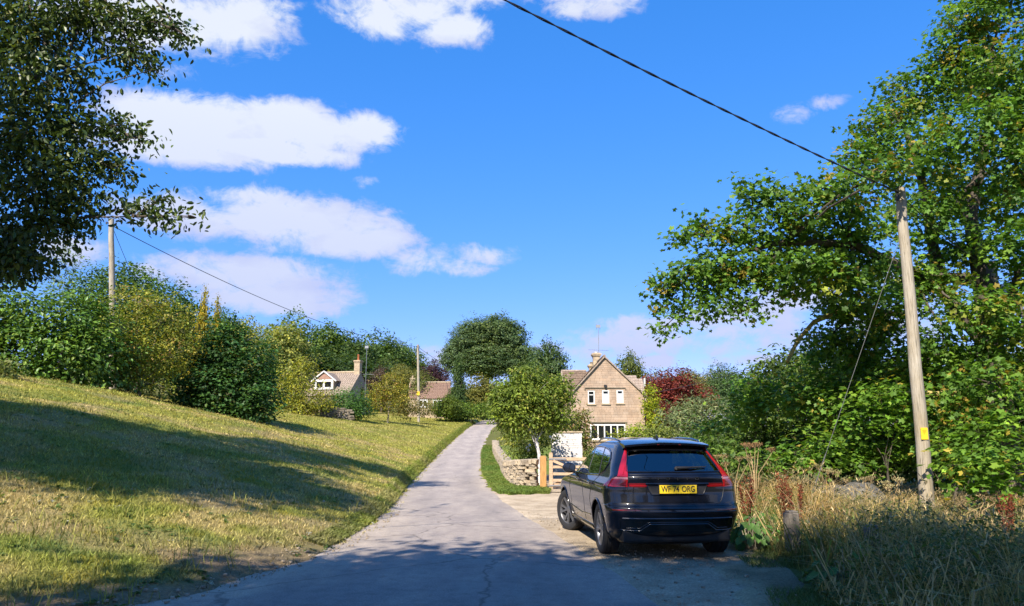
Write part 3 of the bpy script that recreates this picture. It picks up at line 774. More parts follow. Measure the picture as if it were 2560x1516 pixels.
    tree('autumn_tree', 'small yellowing tree with pale stems between the two cottages', 'tree', gz(970, 72, 1040),
         [pl(970, 968, 46, 26, 72), pl(940, 985, 28, 26, 72), pl(1005, 990, 26, 26, 72), pl(985, 950, 24, 16, 72), pl(960, 1010, 42, 20, 71.5)],
         .19, 1.6, 7, [((.19, .185, .025), 3), ((.16, .14, .035), 3), ((.10, .125, .03), 2.5), ((.17, .10, .035), .8)], 308, T_DIA, 'leaf', .08, 'bark_pale', twigs=60, fork=.5)
    tree('brown_bush', 'dull brownish bush at the foot of the far telegraph pole', 'shrub', gz(1025, 80, 1030),
         [pl(1020, 1015, 30, 26, 80), pl(1060, 1020, 30, 22, 81), pl(1000, 1028, 26, 16, 80)], .2, 2.0, 7, [((.13, .11, .04), 3), ((.09, .10, .035), 3)], 309, T_DIA, 'leaf', .07, twigs=10, fork=.3)
    tree('clipped_hedge', 'low bright green hedge at the crest of the lane', 'hedge', gz(1180, 93, 1030),
         [pl(1115, 1030, 30, 18, 92), pl(1150, 1026, 34, 18, 93), pl(1190, 1026, 32, 17, 94), pl(1225, 1024, 30, 17, 95)], .22, 2.6, 8, [((.10, .155, .022), 4), ((.06, .11, .022), 3)], 310, T_DIA, 'leaf', .08, twigs=0, fork=.3, scat=dict(up=.7, out=.8, rnd=.4, inner=.5))
    tree('edge_shrub', 'grey green low shrub at the very edge of the bank by the laurel', 'shrub', gz(-10, 27, 930),
         [pl(-10, 918, 34, 28, 27), pl(15, 930, 26, 18, 27)], .14, 2.2, 7, [((.12, .14, .06), 3), ((.08, .11, .04), 3)], 311, T_DIA, 'leaf', .04, twigs=0, fork=.3)
    for i, (px, top, hw, lab) in enumerate([(500, 728, 40, 'taller golden conifer tip behind the dark bush'), (534, 752, 36, 'shorter golden conifer tip behind the dark bush')]):
        far_tree('golden_conifer', lab, 'conifer', px, top, hw, 40, (.22, .19, .02), 'cone', .05, group='golden conifers')
left_plants()

# ------------------------------------------------------------------ far trees
def far_trees():
    pale, mid, dark, olive, blue = (.17, .19, .06), (.075, .125, .03), (.038, .07, .024), (.12, .125, .04), (.055, .095, .045)
    W = 'wooded hillside behind the cottages'
    WL = ['pale willowy tree just above the lone dark bush', 'pale weeping tree left of the first cottage', 'tree at the peak of the hillside wood', "tree on the wood's skyline right of its peak", 'dark skyline tree on the falling edge of the wood', 'broad dark tree right behind the dormer cottage', 'dark tree behind the chimney of the dormer cottage', 'rounded skyline tree right of the cottage aerial', 'last full tree at the low end of the wood', "small tree on the skyline above the far pole's wire", 'green tree behind the golden conifer tips', 'mid green tree low between bush and yellow bush', 'dark tree in the middle of the wood below the skyline', 'mid green tree above the yellow bush', 'tree hidden behind the tall hedge near the conifers', 'tree behind the tall hedge by the left pole', 'tree behind the laurel hedge', 'dim green tree below the cottage aerial']
    for px, top, hw, Y, c, k in [(600, 792, 60, 80, pale, 'w'), (690, 803, 75, 96, pale, 'w'), (740, 786, 58, 112, mid, 'a'), (800, 812, 62, 116, mid, 'b'), (860, 828, 58, 118, (.05, .085, .03), 'c'),
                                 (790, 880, 80, 106, dark, 'd'), (900, 895, 70, 108, dark, 'b'), (930, 834, 66, 126, (.06, .105, .035), 'a'), (985, 850, 50, 132, (.07, .115, .035), 'd'),
                                 (1040, 880, 50, 138, mid, 'c'), (560, 775, 55, 100, mid, 'd'), (645, 850, 60, 88, (.08, .12, .035), 'c'), (850, 870, 60, 112, (.045, .08, .028), 'a'), (720, 850, 60, 100, mid, 'd'),
                                 (450, 760, 60, 90, mid, 'b'), (350, 750, 60, 95, mid, 'a'), (250, 740, 70, 100, mid, 'c'), (960, 900, 50, 112, (.055, .085, .03), 'c')]:
        far_tree('woodland_tree', WL.pop(0), 'tree', px, top, hw, Y, c, k, .1, group=W)
    far_tree('purple_shrub_tree', 'dusky purple leaved tree behind the chimney of the first cottage', 'tree', 955, 905, 34, 104, (.075, .055, .06), 'c', .1)
    far_tree('olive_tree', 'olive toned bushy tree between the far pole and the hillside wood', 'tree', 1005, 905, 50, 104, olive, 'd', .08)
    far_tree('olive_tree', 'bushy olive tree directly behind the far telegraph pole', 'tree', 1050, 925, 44, 100, (.10, .12, .04), 'a', .08)
    far_tree('purple_plum_tree', 'dark purple leaved tree behind the second cottage', 'tree', 1088, 897, 36, 112, (.045, .022, .042), 'd', .15)
    far_tree('dark_conifer', 'dark pointed conifer at the end of the second cottage roof', 'conifer', 1145, 895, 36, 96, (.04, .075, .025), 'cone', .03)
    big = [(1225, 782, 100, 132, 'd'), (1165, 822, 64, 130, 'b'), (1290, 842, 60, 136, 'a'), (1235, 860, 110, 128, 'd')]
    t = far_tree('great_oak_tree', 'largest round topped tree on the skyline above the lane', 'tree', 1220, 782, 84, 134, (.07, .105, .042), 'd', .25)
    base = t.location
    for px, top, hw, hh, kind in [(1150, 895, 52, 58, 'b'), (1305, 900, 56, 52, 'a'), (1240, 825, 70, 50, 'c'), (1180, 845, 62, 56, 'd'), (1270, 850, 56, 56, 'b'), (1225, 910, 100, 50, 'd')]:
        c = bpy.data.objects.new('crown', UC[kind]); COL.objects.link(c); c.parent = t
        q = P(px, top, 132) - base; c.location = Matrix.Rotation(-t.rotation_euler.z, 3, 'Z') @ q; s = 132 / F
        c.scale = (hw * s, hw * s, hh * s); c.color = (.13, .195, .078, 1)
    far_tree('dark_round_tree', 'dark rounded tree just left of the stone house roof', 'tree', 1372, 842, 52, 116, (.05, .088, .038), 'b', .12)
    far_tree('gap_tree', 'green tree filling the dip between the skyline tree and the house', 'tree', 1325, 872, 50, 124, (.06, .095, .04), 'a', .08)
    far_tree('gap_tree', 'low green tree behind the young garden tree', 'tree', 1345, 915, 60, 104, (.07, .11, .035), 'c', .05)
    far_tree('hedgerow_tree', 'scrubby olive tree below the great skyline tree', 'tree', 1190, 935, 56, 108, olive, 'a', .05)
    far_tree('hedgerow_tree', 'yellowish scrubby tree right of the dark conifer', 'tree', 1255, 955, 60, 112, (.13, .135, .045), 'c', .05)
    far_tree('hedgerow_tree', 'green bush beside the crest of the lane', 'tree', 1115, 985, 40, 92, (.09, .13, .03), 'b', .03)
    far_tree('hedgerow_tree', 'low green bush where the lane passes out of view', 'tree', 1275, 1000, 50, 100, (.09, .125, .035), 'd', .03)
    far_tree('beech_tree', 'green tree rising just behind the stone house gable', 'tree', 1567, 872, 52, 82, (.085, .11, .035), 'b', .1)
    far_tree('copper_beech_tree', 'dark red copper beech beside the stone house', 'tree', 1680, 915, 88, 74, (.115, .024, .024), 'd', .06)
    far_tree('copper_beech_tree', 'low red foliage at the foot of the copper beech', 'tree', 1645, 985, 46, 70, (.10, .022, .022), 'c', .06)
    D = 'distant trees to the right of the house'
    DLB = ['hazy tree on the skyline behind the copper beech', 'hazy tree on the skyline at the right end of the copper beech', 'pale olive tree on the skyline left of the blue green tree', 'hazy tree right of the blue green tree', 'distant tree showing under the sycamore limb', 'distant tree behind the lichen limb', 'distant tree behind the stay wire', 'distant tree behind the near pole', 'distant tree behind the sycamore trunk', 'distant tree at the far right edge']
    for px, top, hw, Y, c, k in [(1640, 922, 60, 170, (.10, .12, .06), 'a'), (1735, 918, 60, 170, (.11, .125, .06), 'b'), (1790, 915, 50, 165, (.13, .13, .06), 'c'), (1920, 905, 70, 150, (.09, .115, .05), 'a'), (1995, 870, 70, 140, (.08, .11, .05), 'd'),
                                 (2100, 890, 80, 150, (.09, .11, .04), 'b'), (2250, 880, 90, 150, (.07, .10, .04), 'c'), (2400, 870, 90, 145, (.07, .10, .04), 'a'), (2520, 860, 90, 140, (.07, .10, .04), 'd'), (2650, 850, 100, 140, (.07, .10, .04), 'b')]:
        far_tree('distant_tree', DLB.pop(0), 'tree', px, top, hw, Y, c, k, .1, group=D)
    far_tree('blue_green_tree', 'blue green rounded tree between copper beech and sycamore', 'tree', 1818, 902, 56, 96, blue, 'd', .08)
    far_tree('blue_green_tree', 'darker blue green tree low behind the willow bush', 'tree', 1880, 930, 56, 90, (.045, .08, .04), 'c', .06)
far_trees()

# ------------------------------------------------------------------ garden plants on the right
def right_plants():
    tree('birch_tree', 'young white barked garden tree with a dense round crown', 'tree', gz(1352, 27.2, 1150),
         [pl(1322, 1000, 82, 62, 27.5), pl(1275, 1020, 46, 50, 27.3), pl(1372, 1010, 56, 58, 27.6), pl(1320, 945, 52, 34, 27.5), pl(1300, 1050, 64, 34, 27.2), pl(1375, 1055, 50, 32, 27.5), pl(1262, 985, 36, 34, 27.3), pl(1395, 975, 34, 36, 27.6)],
         .115, 3.3, 9, [((.10, .15, .028), 4), ((.07, .11, .026), 3), ((.14, .19, .035), 2), ((.17, .18, .05), .8)], 401, T_OVAL, 'leaf', .075, 'birch', twigs=90, fork=.5, trunk_top=P(1330, 1000, 27.4),
         scat=dict(up=.5, out=.5, rnd=.6, droop=.8, spread=.13, inner=.25))
    tree('rose_bush', 'green rose bush with white blooms behind the stone wall', 'shrub', gz(1310, 30.5, 1140),
         [pl(1312, 1110, 46, 42, 30.5), pl(1285, 1085, 34, 34, 31), pl(1360, 1090, 36, 26, 30.5), pl(1335, 1140, 26, 24, 30)], .10, 2.4, 7, [((.12, .165, .03), 4), ((.07, .11, .03), 3), ((.20, .21, .04), 1.5)], 402, T_OVAL, 'leaf', .04, twigs=20, fork=.2)
    t = bpy.data.objects['rose_bush']; b = t.location
    for px, py in ((1318, 1120), (1324, 1114), (1321, 1126), (1344, 1110), (1376, 1092)):
        mb = MB(); q = P(px, py, 29.75) - b
        for k in range(7):
            a = k * .9; mb.add([q, q + Vector((math.cos(a) * .06, -.02, math.sin(a) * .06)), q + Vector((math.cos(a + .9) * .06, -.02, math.sin(a + .9) * .06)), q + Vector((0, -.05, 0))], [(0, 1, 2), (1, 3, 2)])
        mb.build('bloom', M['white_paint'], t)
    tree('climber_bush', 'reddish green climber bush beside the white brick wall', 'shrub', gz(1470, 34, 1100),
         [pl(1430, 1055, 38, 26, 34), pl(1456, 1085, 18, 36, 34), pl(1405, 1068, 36, 20, 33.6), pl(1455, 1040, 14, 18, 34.4), pl(1466, 1130, 16, 34, 34)], .12, 2.2, 7, [((.12, .14, .035), 3), ((.16, .10, .05), 2), ((.07, .10, .03), 3)], 403, T_OVAL, 'leaf', .05, twigs=30, fork=.3)
    tree('wall_creeper', 'bright yellow green creeper on the right hand side of the house', 'plant', gz(1628, 54.5, 1040),
         [pl(1626, 1000, 16, 26, 54.6), pl(1630, 1035, 18, 26, 54.6), pl(1624, 975, 10, 12, 54.8), pl(1636, 1055, 14, 14, 54)], .15, 2.6, 7, [((.22, .26, .02), 4), ((.12, .17, .02), 3)], 404, T_DIA, 'leaf', .05, twigs=0, fork=.3)
    tree('willow_bush', 'silvery grey green willow bush right of the house', 'shrub', gz(1745, 44, 1080),
         [pl(1745, 1045, 75, 42, 44), pl(1700, 1050, 44, 36, 44), pl(1790, 1045, 50, 44, 44), pl(1755, 1012, 50, 20, 44.3), pl(1720, 1080, 60, 24, 43.5), pl(1800, 1080, 50, 30, 43.5)],
         .30, 2.8, 7, [((.12, .15, .085), 4), ((.08, .115, .06), 4), ((.17, .19, .12), 1.2)], 405, T_LANCE, 'leaf', .08, twigs=20, fork=.2, scat=dict(up=.6, out=.9, rnd=.5, area_k=.2))
    for px, py, rx, ry, Y, c, lab, s in [(1560, 1092, 26, 14, 40, [((.17, .19, .04), 3), ((.10, .14, .03), 2)], 'small shrub under the long ground floor window of the house', 406),
                                        (1600, 1078, 38, 16, 42, [((.20, .25, .02), 3), ((.13, .18, .02), 2)], 'bright lime green shrub below the corner of the house', 407),
                                        (1650, 1085, 36, 20, 40, [((.14, .17, .05), 3), ((.09, .12, .04), 2)], 'mixed green shrub just above the car roof', 408)]:
        tree('garden_shrub', lab, 'shrub', gz(px, Y, py), [pl(px, py, rx, ry, Y), pl(px - rx * .6, py + 8, rx * .6, ry * .8, Y), pl(px + rx * .6, py + 8, rx * .6, ry * .8, Y)], .16, 2.3, 7, c, s, T_DIA, 'leaf', .04, twigs=10, fork=.2)
    # young sycamores and scrub between the car and the big sycamore
    SAP = [((.085, .175, .026), 5), ((.062, .13, .024), 4), ((.12, .205, .03), 2), ((.22, .19, .04), .4)]
    sp = dict(up=.95, out=.3, rnd=.4, droop=.4, spread=.24, inner=.3, flat=.4, area_k=.36)
    def sap(label, Y, lobes, seed, cov=1.8, leaf=.135, base_px=None):
        c = lobes[0]; tree('sycamore_sapling', label, 'sapling', gz(base_px or c[0], Y, c[1]), [pl(a, b, rx, ry, Y + dy) for a, b, rx, ry, dy in lobes], leaf, cov, 7, SAP, seed, T_PALM, 'leaf', .035, 'bark', twigs=40, fork=.35, scat=sp)
    sap('young sycamore rising beside the willow bush', 21, [(1880, 960, 50, 30, 0), (1870, 1010, 48, 34, 0), (1860, 1050, 40, 26, -.3), (1905, 1000, 40, 40, .5), (1790, 1062, 36, 18, -.5), (1760, 1080, 24, 16, -.5)], 501)
    sap('low bright sycamore sapling above the brown umbels', 17, [(1985, 1130, 70, 30, 0), (2040, 1110, 46, 26, 0), (1930, 1150, 40, 22, -.3), (2020, 1165, 60, 20, -.4)], 502)
    sap('young sycamore with drooping sprays left of the stay wire', 19.5, [(2020, 960, 60, 40, 0), (2070, 1000, 60, 40, 0), (1985, 1010, 50, 36, .4), (2120, 960, 50, 36, .3), (2080, 1060, 60, 30, 0)], 503)
    sap('young sycamore in sprays left of the right hand telegraph pole', 16.6, [(2200, 985, 70, 32, 0), (2260, 1010, 50, 34, 0), (2150, 1030, 60, 34, .4), (2230, 1060, 60, 26, 0)], 504)
    sap('leafy sapling with big bright leaves right of the pole', 13.6, [(2440, 1160, 70, 34, 0), (2500, 1130, 60, 40, 0), (2440, 1200, 50, 22, 0), (2540, 1190, 50, 40, 0), (2460, 1220, 60, 26, 0)], 505, 2.2)
    sap('leafy sapling at the frame edge under the sycamore', 15.5, [(2350, 1120, 50, 36, 0), (2520, 1060, 70, 40, 0), (2450, 1090, 50, 26, 0)], 506)
    sap('low sycamore sprays under the big tree by the tarpaulin', 17.5, [(2130, 1110, 70, 34, 0), (2210, 1120, 60, 34, 0), (2270, 1140, 50, 30, 0), (2160, 1160, 70, 24, -.3)], 507)
    sap('bright sapling between the big tree trunk and the pole', 18.0, [(2300, 930, 70, 40, 0), (2370, 960, 60, 40, 0), (2330, 1070, 60, 40, 0), (2300, 860, 60, 34, .3)], 508)
    sap('tall young sycamore behind the lichen limb', 21.0, [(2060, 900, 60, 34, 0), (2130, 890, 60, 40, 0), (2200, 900, 50, 40, 0), (2180, 840, 60, 30, 0)], 509)
    # darker scrub filling the hedge bottom
    SCR = [((.055, .10, .026), 4), ((.085, .14, .03), 3), ((.035, .062, .02), 2.5)]
    def scrub(label, lobes, Y, seed, leaf=.16, cov=2.7):
        tree('bramble_thicket', label, 'shrub', gz(lobes[0][0], Y, 1150), [pl(a, b, rx, ry, Y + dy) for a, b, rx, ry, dy in lobes], leaf, cov, 8, SCR, seed, T_OVAL, 'leaf', .06, twigs=50, fork=.2)
    scrub('dark ivy clad thicket left of the sycamore limb', [(1930, 950, 60, 60, 0), (1980, 920, 60, 50, .5), (1900, 1040, 60, 60, 0), (1960, 1050, 80, 70, .5), (1860, 1100, 60, 50, 0), (1930, 1130, 80, 50, 0), (1820, 1130, 50, 40, 0), (2010, 1010, 60, 70, 1)], 23.5, 511)
    scrub('dark thicket behind the stay wire', [(2080, 940, 90, 70, 0), (2170, 960, 90, 80, 0), (2090, 1060, 100, 80, 0), (2190, 1080, 100, 80, 0), (2030, 1120, 80, 60, 0), (2120, 1150, 90, 50, 0), (2240, 1160, 80, 50, 0)], 22.5, 512)
    scrub('dark thicket behind the right hand telegraph pole', [(2290, 960, 90, 80, 0), (2390, 980, 100, 90, 0), (2300, 1080, 100, 80, 0), (2400, 1100, 100, 80, 0), (2500, 1060, 100, 90, 0), (2540, 1160, 90, 60, 0), (2360, 1170, 90, 50, 0), (2600, 980, 90, 120, 0)], 21, 513)
    scrub('deep hedgerow closing the view behind the thickets', [(1800, 1090, 80, 40, 0), (1900, 1080, 90, 50, 0), (2000, 1080, 90, 60, 0), (2110, 1090, 90, 60, 0), (2220, 1090, 90, 60, 0), (2330, 1090, 90, 60, 0), (2440, 1090, 90, 60, 0), (2550, 1090, 90, 60, 0), (1850, 1130, 90, 30, 0), (2050, 1140, 120, 30, 0), (2250, 1140, 120, 30, 0), (2450, 1140, 120, 30, 0)], 27, 514, .2, 2.4)
    for px, py, rx, ry, Y, s, lab in [(1770, 1130, 50, 28, 16.5, 521, 'low green scrub right behind the car tail'), (1850, 1150, 46, 24, 15.8, 522, 'low green scrub behind the brown umbels')]:
        tree('low_scrub', lab, 'shrub', gz(px, Y, py), [pl(px, py, rx, ry, Y), pl(px + rx * .7, py + 10, rx * .7, ry, Y), pl(px - rx * .5, py - 10, rx * .5, ry, Y + .6)], .12, 2.4, 7, MIDG, s, T_OVAL, 'leaf', .03, twigs=20, fork=.2)
right_plants()

# ------------------------------------------------------------------ buildings
def blocks(poly_test, x0, x1, z0, z1, bw, bh, y, depth, holes, seed, c0=(.44, .33, .245), gap=.008):
    """ashlar blocks, each proud of the mortar; returns numpy mesh (joined, too small to pick apart)"""
    rr = random.Random(seed); V = []; T = []; C = []
    z = z0
    while z < z1 - .02:
        h = bh * rr.uniform(.75, 1.25); h = min(h, z1 - z); x = x0 - rr.uniform(0, bw)
        while x < x1:
            w = bw * rr.uniform(.55, 1.5); a, b = max(x, x0), min(x + w, x1); x += w
            if b - a < .04: continue
            segs = [(a, b)]
            for hx0, hx1, hz0, hz1 in holes:
                if z + h > hz0 + .02 and z < hz1 - .02:
                    ns = []
                    for s0, s1 in segs:
                        if s1 <= hx0 or s0 >= hx1: ns.append((s0, s1))
                        else:
                            if s0 < hx0: ns.append((s0, hx0))
                            if s1 > hx1: ns.append((hx1, s1))
                    segs = ns
            for s0, s1 in segs:
                lim = poly_test(z + h / 2)
                s0, s1 = max(s0, lim[0]), min(s1, lim[1])
                if s1 - s0 < .04: continue
                p = rr.uniform(0, .014); g = gap / 2; base = len(V)
                for yy in (y - depth * 0 - p, y + depth):
                    V += [(s0 + g, yy, z + g), (s1 - g, yy, z + g), (s1 - g, yy, z + h - g), (s0 + g, yy, z + h - g)]
                T += [tuple(base + i for i in q) for q in ((0, 1, 2, 3), (1, 0, 4, 5), (2, 1, 5, 6), (3, 2, 6, 7), (0, 3, 7, 4))]
                k = rr.uniform(.91, 1.08); t = rr.uniform(-.03, .03)
                C += [(c0[0] * k, c0[1] * k * (1 - t), c0[2] * k * (1 - 2 * t))] * 8
        z += h
    return np.array(V), np.array(T), np.array(C)

def tiled_slope(a, b, c, d, rows, mb, lift=.03, ragged=.012, seed=0):
    """stepped courses of stone tiles on the slope a-b (eave) to d-c (ridge)"""
    a, b, c, d = map(Vector, (a, b, c, d)); n = (b - a).cross(d - a).normalized(); rr = random.Random(seed)
    if n.z < 0: n = -n
    for i in range(rows):
        t0, t1 = i / rows, (i + 1.25) / rows
        t1 = min(t1, 1.0); L = (a.lerp(d, t0) - b.lerp(c, t0)).length; m = max(2, int(L / rr.uniform(.26, .34)))
        for j in range(m):
            u0, u1 = j / m + .004, (j + 1) / m - .004; k = rr.uniform(-ragged, ragged); off = rr.uniform(0, .01)
            p0 = a.lerp(d, t0).lerp(b.lerp(c, t0), u0); p1 = a.lerp(d, t0).lerp(b.lerp(c, t0), u1)
            p2 = a.lerp(d, t1).lerp(b.lerp(c, t1), u1); p3 = a.lerp(d, t1).lerp(b.lerp(c, t1), u0)
            dn = (a - d).normalized() * k
            q = [p0 + n * (lift + off) + dn, p1 + n * (lift + off) + dn, p2 + n * .004, p3 + n * .004, p0 + n * .002 + dn, p1 + n * .002 + dn]
            mb.add(q, [(0, 1, 2, 3), (4, 5, 1, 0)])

def window(parent, x0, x1, z0, z1, y, lights=1, transom=None, blind=False, bar=.05, frame_mat='white_paint'):
    """a framed window: frame (> pane, glazing_bar)"""
    mb = MB(); w = bar
    mb.box(((x0 + x1) / 2, y, z0 + w / 2), (x1 - x0, .06, w)); mb.box(((x0 + x1) / 2, y, z1 - w / 2), (x1 - x0, .06, w))
    mb.box((x0 + w / 2, y, (z0 + z1) / 2), (w, .06, z1 - z0 - 2 * w - .002)); mb.box((x1 - w / 2, y, (z0 + z1) / 2), (w, .06, z1 - z0 - 2 * w - .002))
    f = mb.build('window', M[frame_mat], parent)
    iw = (x1 - x0 - 2 * w); n = lights
    for i in range(1, n):
        g = MB(); g.box((x0 + w + iw * i / n, y - .004, (z0 + z1) / 2), (w * .9, .06, z1 - z0 - 2 * w - .004)); g.build('mullion', M[frame_mat], f)
    if transom:
        for i in range(n):
            g = MB(); g.box((x0 + w + iw * (i + .5) / n, y + .003, z0 + (z1 - z0) * transom), (iw / n - w * .9, .05, w * .8)); g.build('glazing_bar', M[frame_mat], f)
    for i in range(n):
        g = MB(); g.box((x0 + w + iw * (i + .5) / n, y + .022, (z0 + z1) / 2), (iw / n - .004, .008, z1 - z0 - 2 * w + .01))
        p = g.build('pane', M['blind' if blind else 'dark_glass'], f)
    return f

def chimney(parent, c, w, d, z0, z1, pots=1, mat='chimney_stone', pot_mat='clay', pot_h=.35):
    mb = MB(); x, y = c
    zz = z0; i = 0
    while zz < z1 - .25:
        h = min(.22, z1 - .25 - zz); k = .012 * (i % 2)
        mb.box((x, y, zz + h / 2), (w - k, d - k, h - .008)); zz += h; i += 1
    mb.box((x, y, z1 - .20), (w + .12, d + .12, .10)); mb.box((x, y, z1 - .10), (w + .22, d + .22, .10)); mb.box((x, y, z1 - .02), (w + .06, d + .06, .06))
    o = mb.build('chimney', M[mat], parent)
    for k in range(pots):
        p = MB(); px = x + (k - (pots - 1) / 2) * w * .5
        p.lathe([(.13, z1), (.12, z1 + pot_h * .8), (.15, z1 + pot_h * .85), (.15, z1 + pot_h), (.10, z1 + pot_h), (.10, z1 + .05)], 14, Matrix.Translation((px, y, 0)))
        p.build('chimney_pot', M[pot_mat], o, smooth=True)
    return o
def antenna(parent, x, y, z0, z1, s=1.0):
    mb = MB(); mb.tube([(x, y, z0), (x + .02, y, z1)], .022 * s, 6)
    zc = z0 + (z1 - z0) * .42
    mb.tube([(x - .75 * s, y - .1, zc + .03), (x + .75 * s, y + .1, zc - .02)], .012 * s, 5)
    for k in (-.6, -.3, 0, .3, .6): mb.tube([(x + k * s, y + k * .13 - .18 * s, zc), (x + k * s, y + k * .13 + .18 * s, zc)], .008 * s, 4)
    for k in (-.12, .12): mb.tube([(x + k * s, y, z1 - .35 * s), (x + k * s, y, z1 + .02)], .016 * s, 4)
    mb.box((x, y, z1 - .12 * s), (.34 * s, .05, .22 * s))
    return mb.build('aerial', M['steel'], parent)

def stone_house():
    Y0 = 55.0; k = Y0 * 1.0 / F
    zf = lambda py: P(1500, py, Y0).z
    xl, xr = PX(1426, Y0, 4), PX(1611, Y0, 4); xa = PX(1511.5, Y0, 6.5); zt = zf(893); ze = zf(985); zg = h1(7, Y0) - .3
    t = empty('stone_house', ((xl + xr) / 2, Y0, zg)); ox, oz = t.location.x, zg
    # work in local coordinates: x across, y back from the gable, z up
    A, B, X0 = xl - ox, xr - ox, xa - ox; E = ze - oz; T = zt - oz
    def lim(z):
        if z < E: return (A, B)
        q = (z - E) / (T - E); return (A + (X0 - A) * q, B + (X0 - B) * q)
    fx = lambda px: PX(px, Y0, 4) - ox
    fz = lambda py: zf(py) - oz
    z1b, z1t = fz(1010), fz(976)
    W1 = [(fx(1470), fx(1487), fz(1010), fz(977)), (fx(1506), fx(1523.5), fz(1009), fz(976)), (fx(1542), fx(1559), fz(1008), fz(975.5))]
    W0 = (fx(1474), fx(1562), fz(1100), fz(1061))
    holes = W1 + [W0]
    D = 9.0
    mb = MB()
    mb.prism([(A + .02, 0), (B - .02, 0), (B - .02, E), (X0, T - .03), (A + .02, E)], .06, D)
    wall = mb.build('wall', M['mortar'], t)
    V, Q, C = blocks(lim, A, B, 0, T, .34, .165, 0.0, .07, holes, 5)
    bo = link('stone_blocks', mesh_np('stone_blocks', V, Q, C), M['ashlar'], t); bo['kind'] = 'stuff'
    # side walls of blocks
    for sx, seed in ((B, 6), (A, 7)):
        V, Q, C = blocks(lambda z: (0.02, D), 0.02, D, 0, E - .05, .4, .17, 0, .05, [], seed)
        if sx == B: V = np.stack([B - V[:, 1], V[:, 0], V[:, 2]], 1)
        else: V = np.stack([A + V[:, 1], V[:, 0], V[:, 2]], 1)
        so = link('stone_blocks', mesh_np('stone_blocks', V, Q[:, ::-1] if sx == A else Q, C), M['ashlar'], t); so['kind'] = 'stuff'
    for i, (a, b, c, d) in enumerate(W1):
        window(t, a, b, c, d, .03, 1, .68 if i == 0 else None, blind=i > 0, bar=.075)
        if i:
            g = MB(); g.box(((a + b) / 2, .016, d - .17), ((b - a) - .2, .012, .10)); g.build('pane', M['dark_glass'], t)
        s = MB(); s.box(((a + b) / 2, -.02, c - .05), (b - a + .16, .14, .09)); s.build('sill', M['chimney_stone'], t)
    f = window(t, W0[0], W0[1], W0[2], W0[3], .03, 5, None, bar=.10)
    s = MB(); s.box(((W0[0] + W0[1]) / 2, -.03, W0[2] - .06), (W0[1] - W0[0] + .2, .16, .10)); s.build('sill', M['chimney_stone'], t)
    # hood mouldings over both rows of windows
    s = MB(); a, b = fx(1463), fx(1564); z = fz(970)
    s.box(((a + b) / 2, -.035, z), (b - a, .09, .06)); s.box((a - .02, -.033, z - .09), (.05, .086, .12)); s.box((b + .02, -.033, z - .07), (.05, .086, .12)); s.build('hood_mould', M['stone_dark'], t)
    s = MB(); a, b = fx(1470), fx(1566); z = fz(1056)
    s.box(((a + b) / 2, -.035, z), (b - a, .09, .06)); s.build('hood_mould', M['stone_dark'], t)
    s = MB(); c = Vector((fx(1514), -.08, fz(965))); s.box(c, (.2, .14, .14)); s.box(c + Vector((0, -.06, -.10)), (.14, .1, .08)); s.build('flood_light', simple('lamp_black', (.02, .02, .02), .5), t)
    # roof of the gable block
    ov = .16; sl = (T - E) / (X0 - A); sr = (T - E) / (B - X0)
    rb = MB()
    tiled_slope((A - ov, -ov, E - ov * sl), (A - ov, D, E - ov * sl), (X0, D, T + .06), (X0, -ov, T + .06), 17, rb, seed=1)
    tiled_slope((B + ov, D, E - ov * sr), (B + ov, -ov, E - ov * sr), (X0, -ov, T + .06), (X0, D, T + .06), 17, rb, seed=2)
    roof = rb.build('roof', M['tile_brown'], t)
    vg = MB()
    for (p0, p1) in (((A - ov, -.1, E - ov * sl - .03), (X0, -.1, T + .03)), ((B + ov, -.1, E - ov * sr - .03), (X0, -.1, T + .03))):
        vg.bar(p0, p1, .14, .09)
    vg.build('verge_stone', M['tile_pale'], roof)
    r = MB(); r.tube([(X0, -ov, T + .09), (X0, D, T + .09)], .09, 8); r.build('ridge', M['tile_pale'], roof)
    # left wing: ridge across, lower than the gable
    wy = 2.4; wl = fx(1404) * (1.0) ; zr_ = fz(930) * 1.0
    kx = (Y0 + wy + 2.2) / Y0
    wl = (PX(1404, Y0 + wy + 2.2, 5) - ox); zr_ = P(1404, 929, Y0 + wy + 2.2).z - oz
    we = zr_ - 2.3
    mb = MB(); mb.prism([(wy, 0), (wy + 4.4, 0), (wy + 4.4, we), (wy + 2.2, zr_ - .04), (wy, we)], wl + .1, X0, 'x'); mb.build('wing_wall', M['mortar'], t)
    rb = MB(); tiled_slope((wl, wy - .15, we - .15), (X0, wy - .15, we - .15), (X0, wy + 2.2, zr_), (wl, wy + 2.2, zr_), 12, rb, seed=3)
    tiled_slope((X0, wy + 4.5, we - .15), (wl, wy + 4.5, we - .15), (wl, wy + 2.2, zr_), (X0, wy + 2.2, zr_), 12, rb, seed=4)
    wr = rb.build('wing_roof', M['tile_brown'], t)
    r = MB(); r.tube([(wl, wy + 2.2, zr_ + .03), (X0 - .9, wy + 2.2, zr_ + .03)], .10, 8); r.build('ridge', M['tile_pale'], wr)
    vgl = MB(); vgl.bar((wl + .02, wy - .15, we - .15), (wl + .02, wy + 2.2, zr_ + .02), .12, .1); vgl.build('verge_stone', M['tile_pale'], wr)
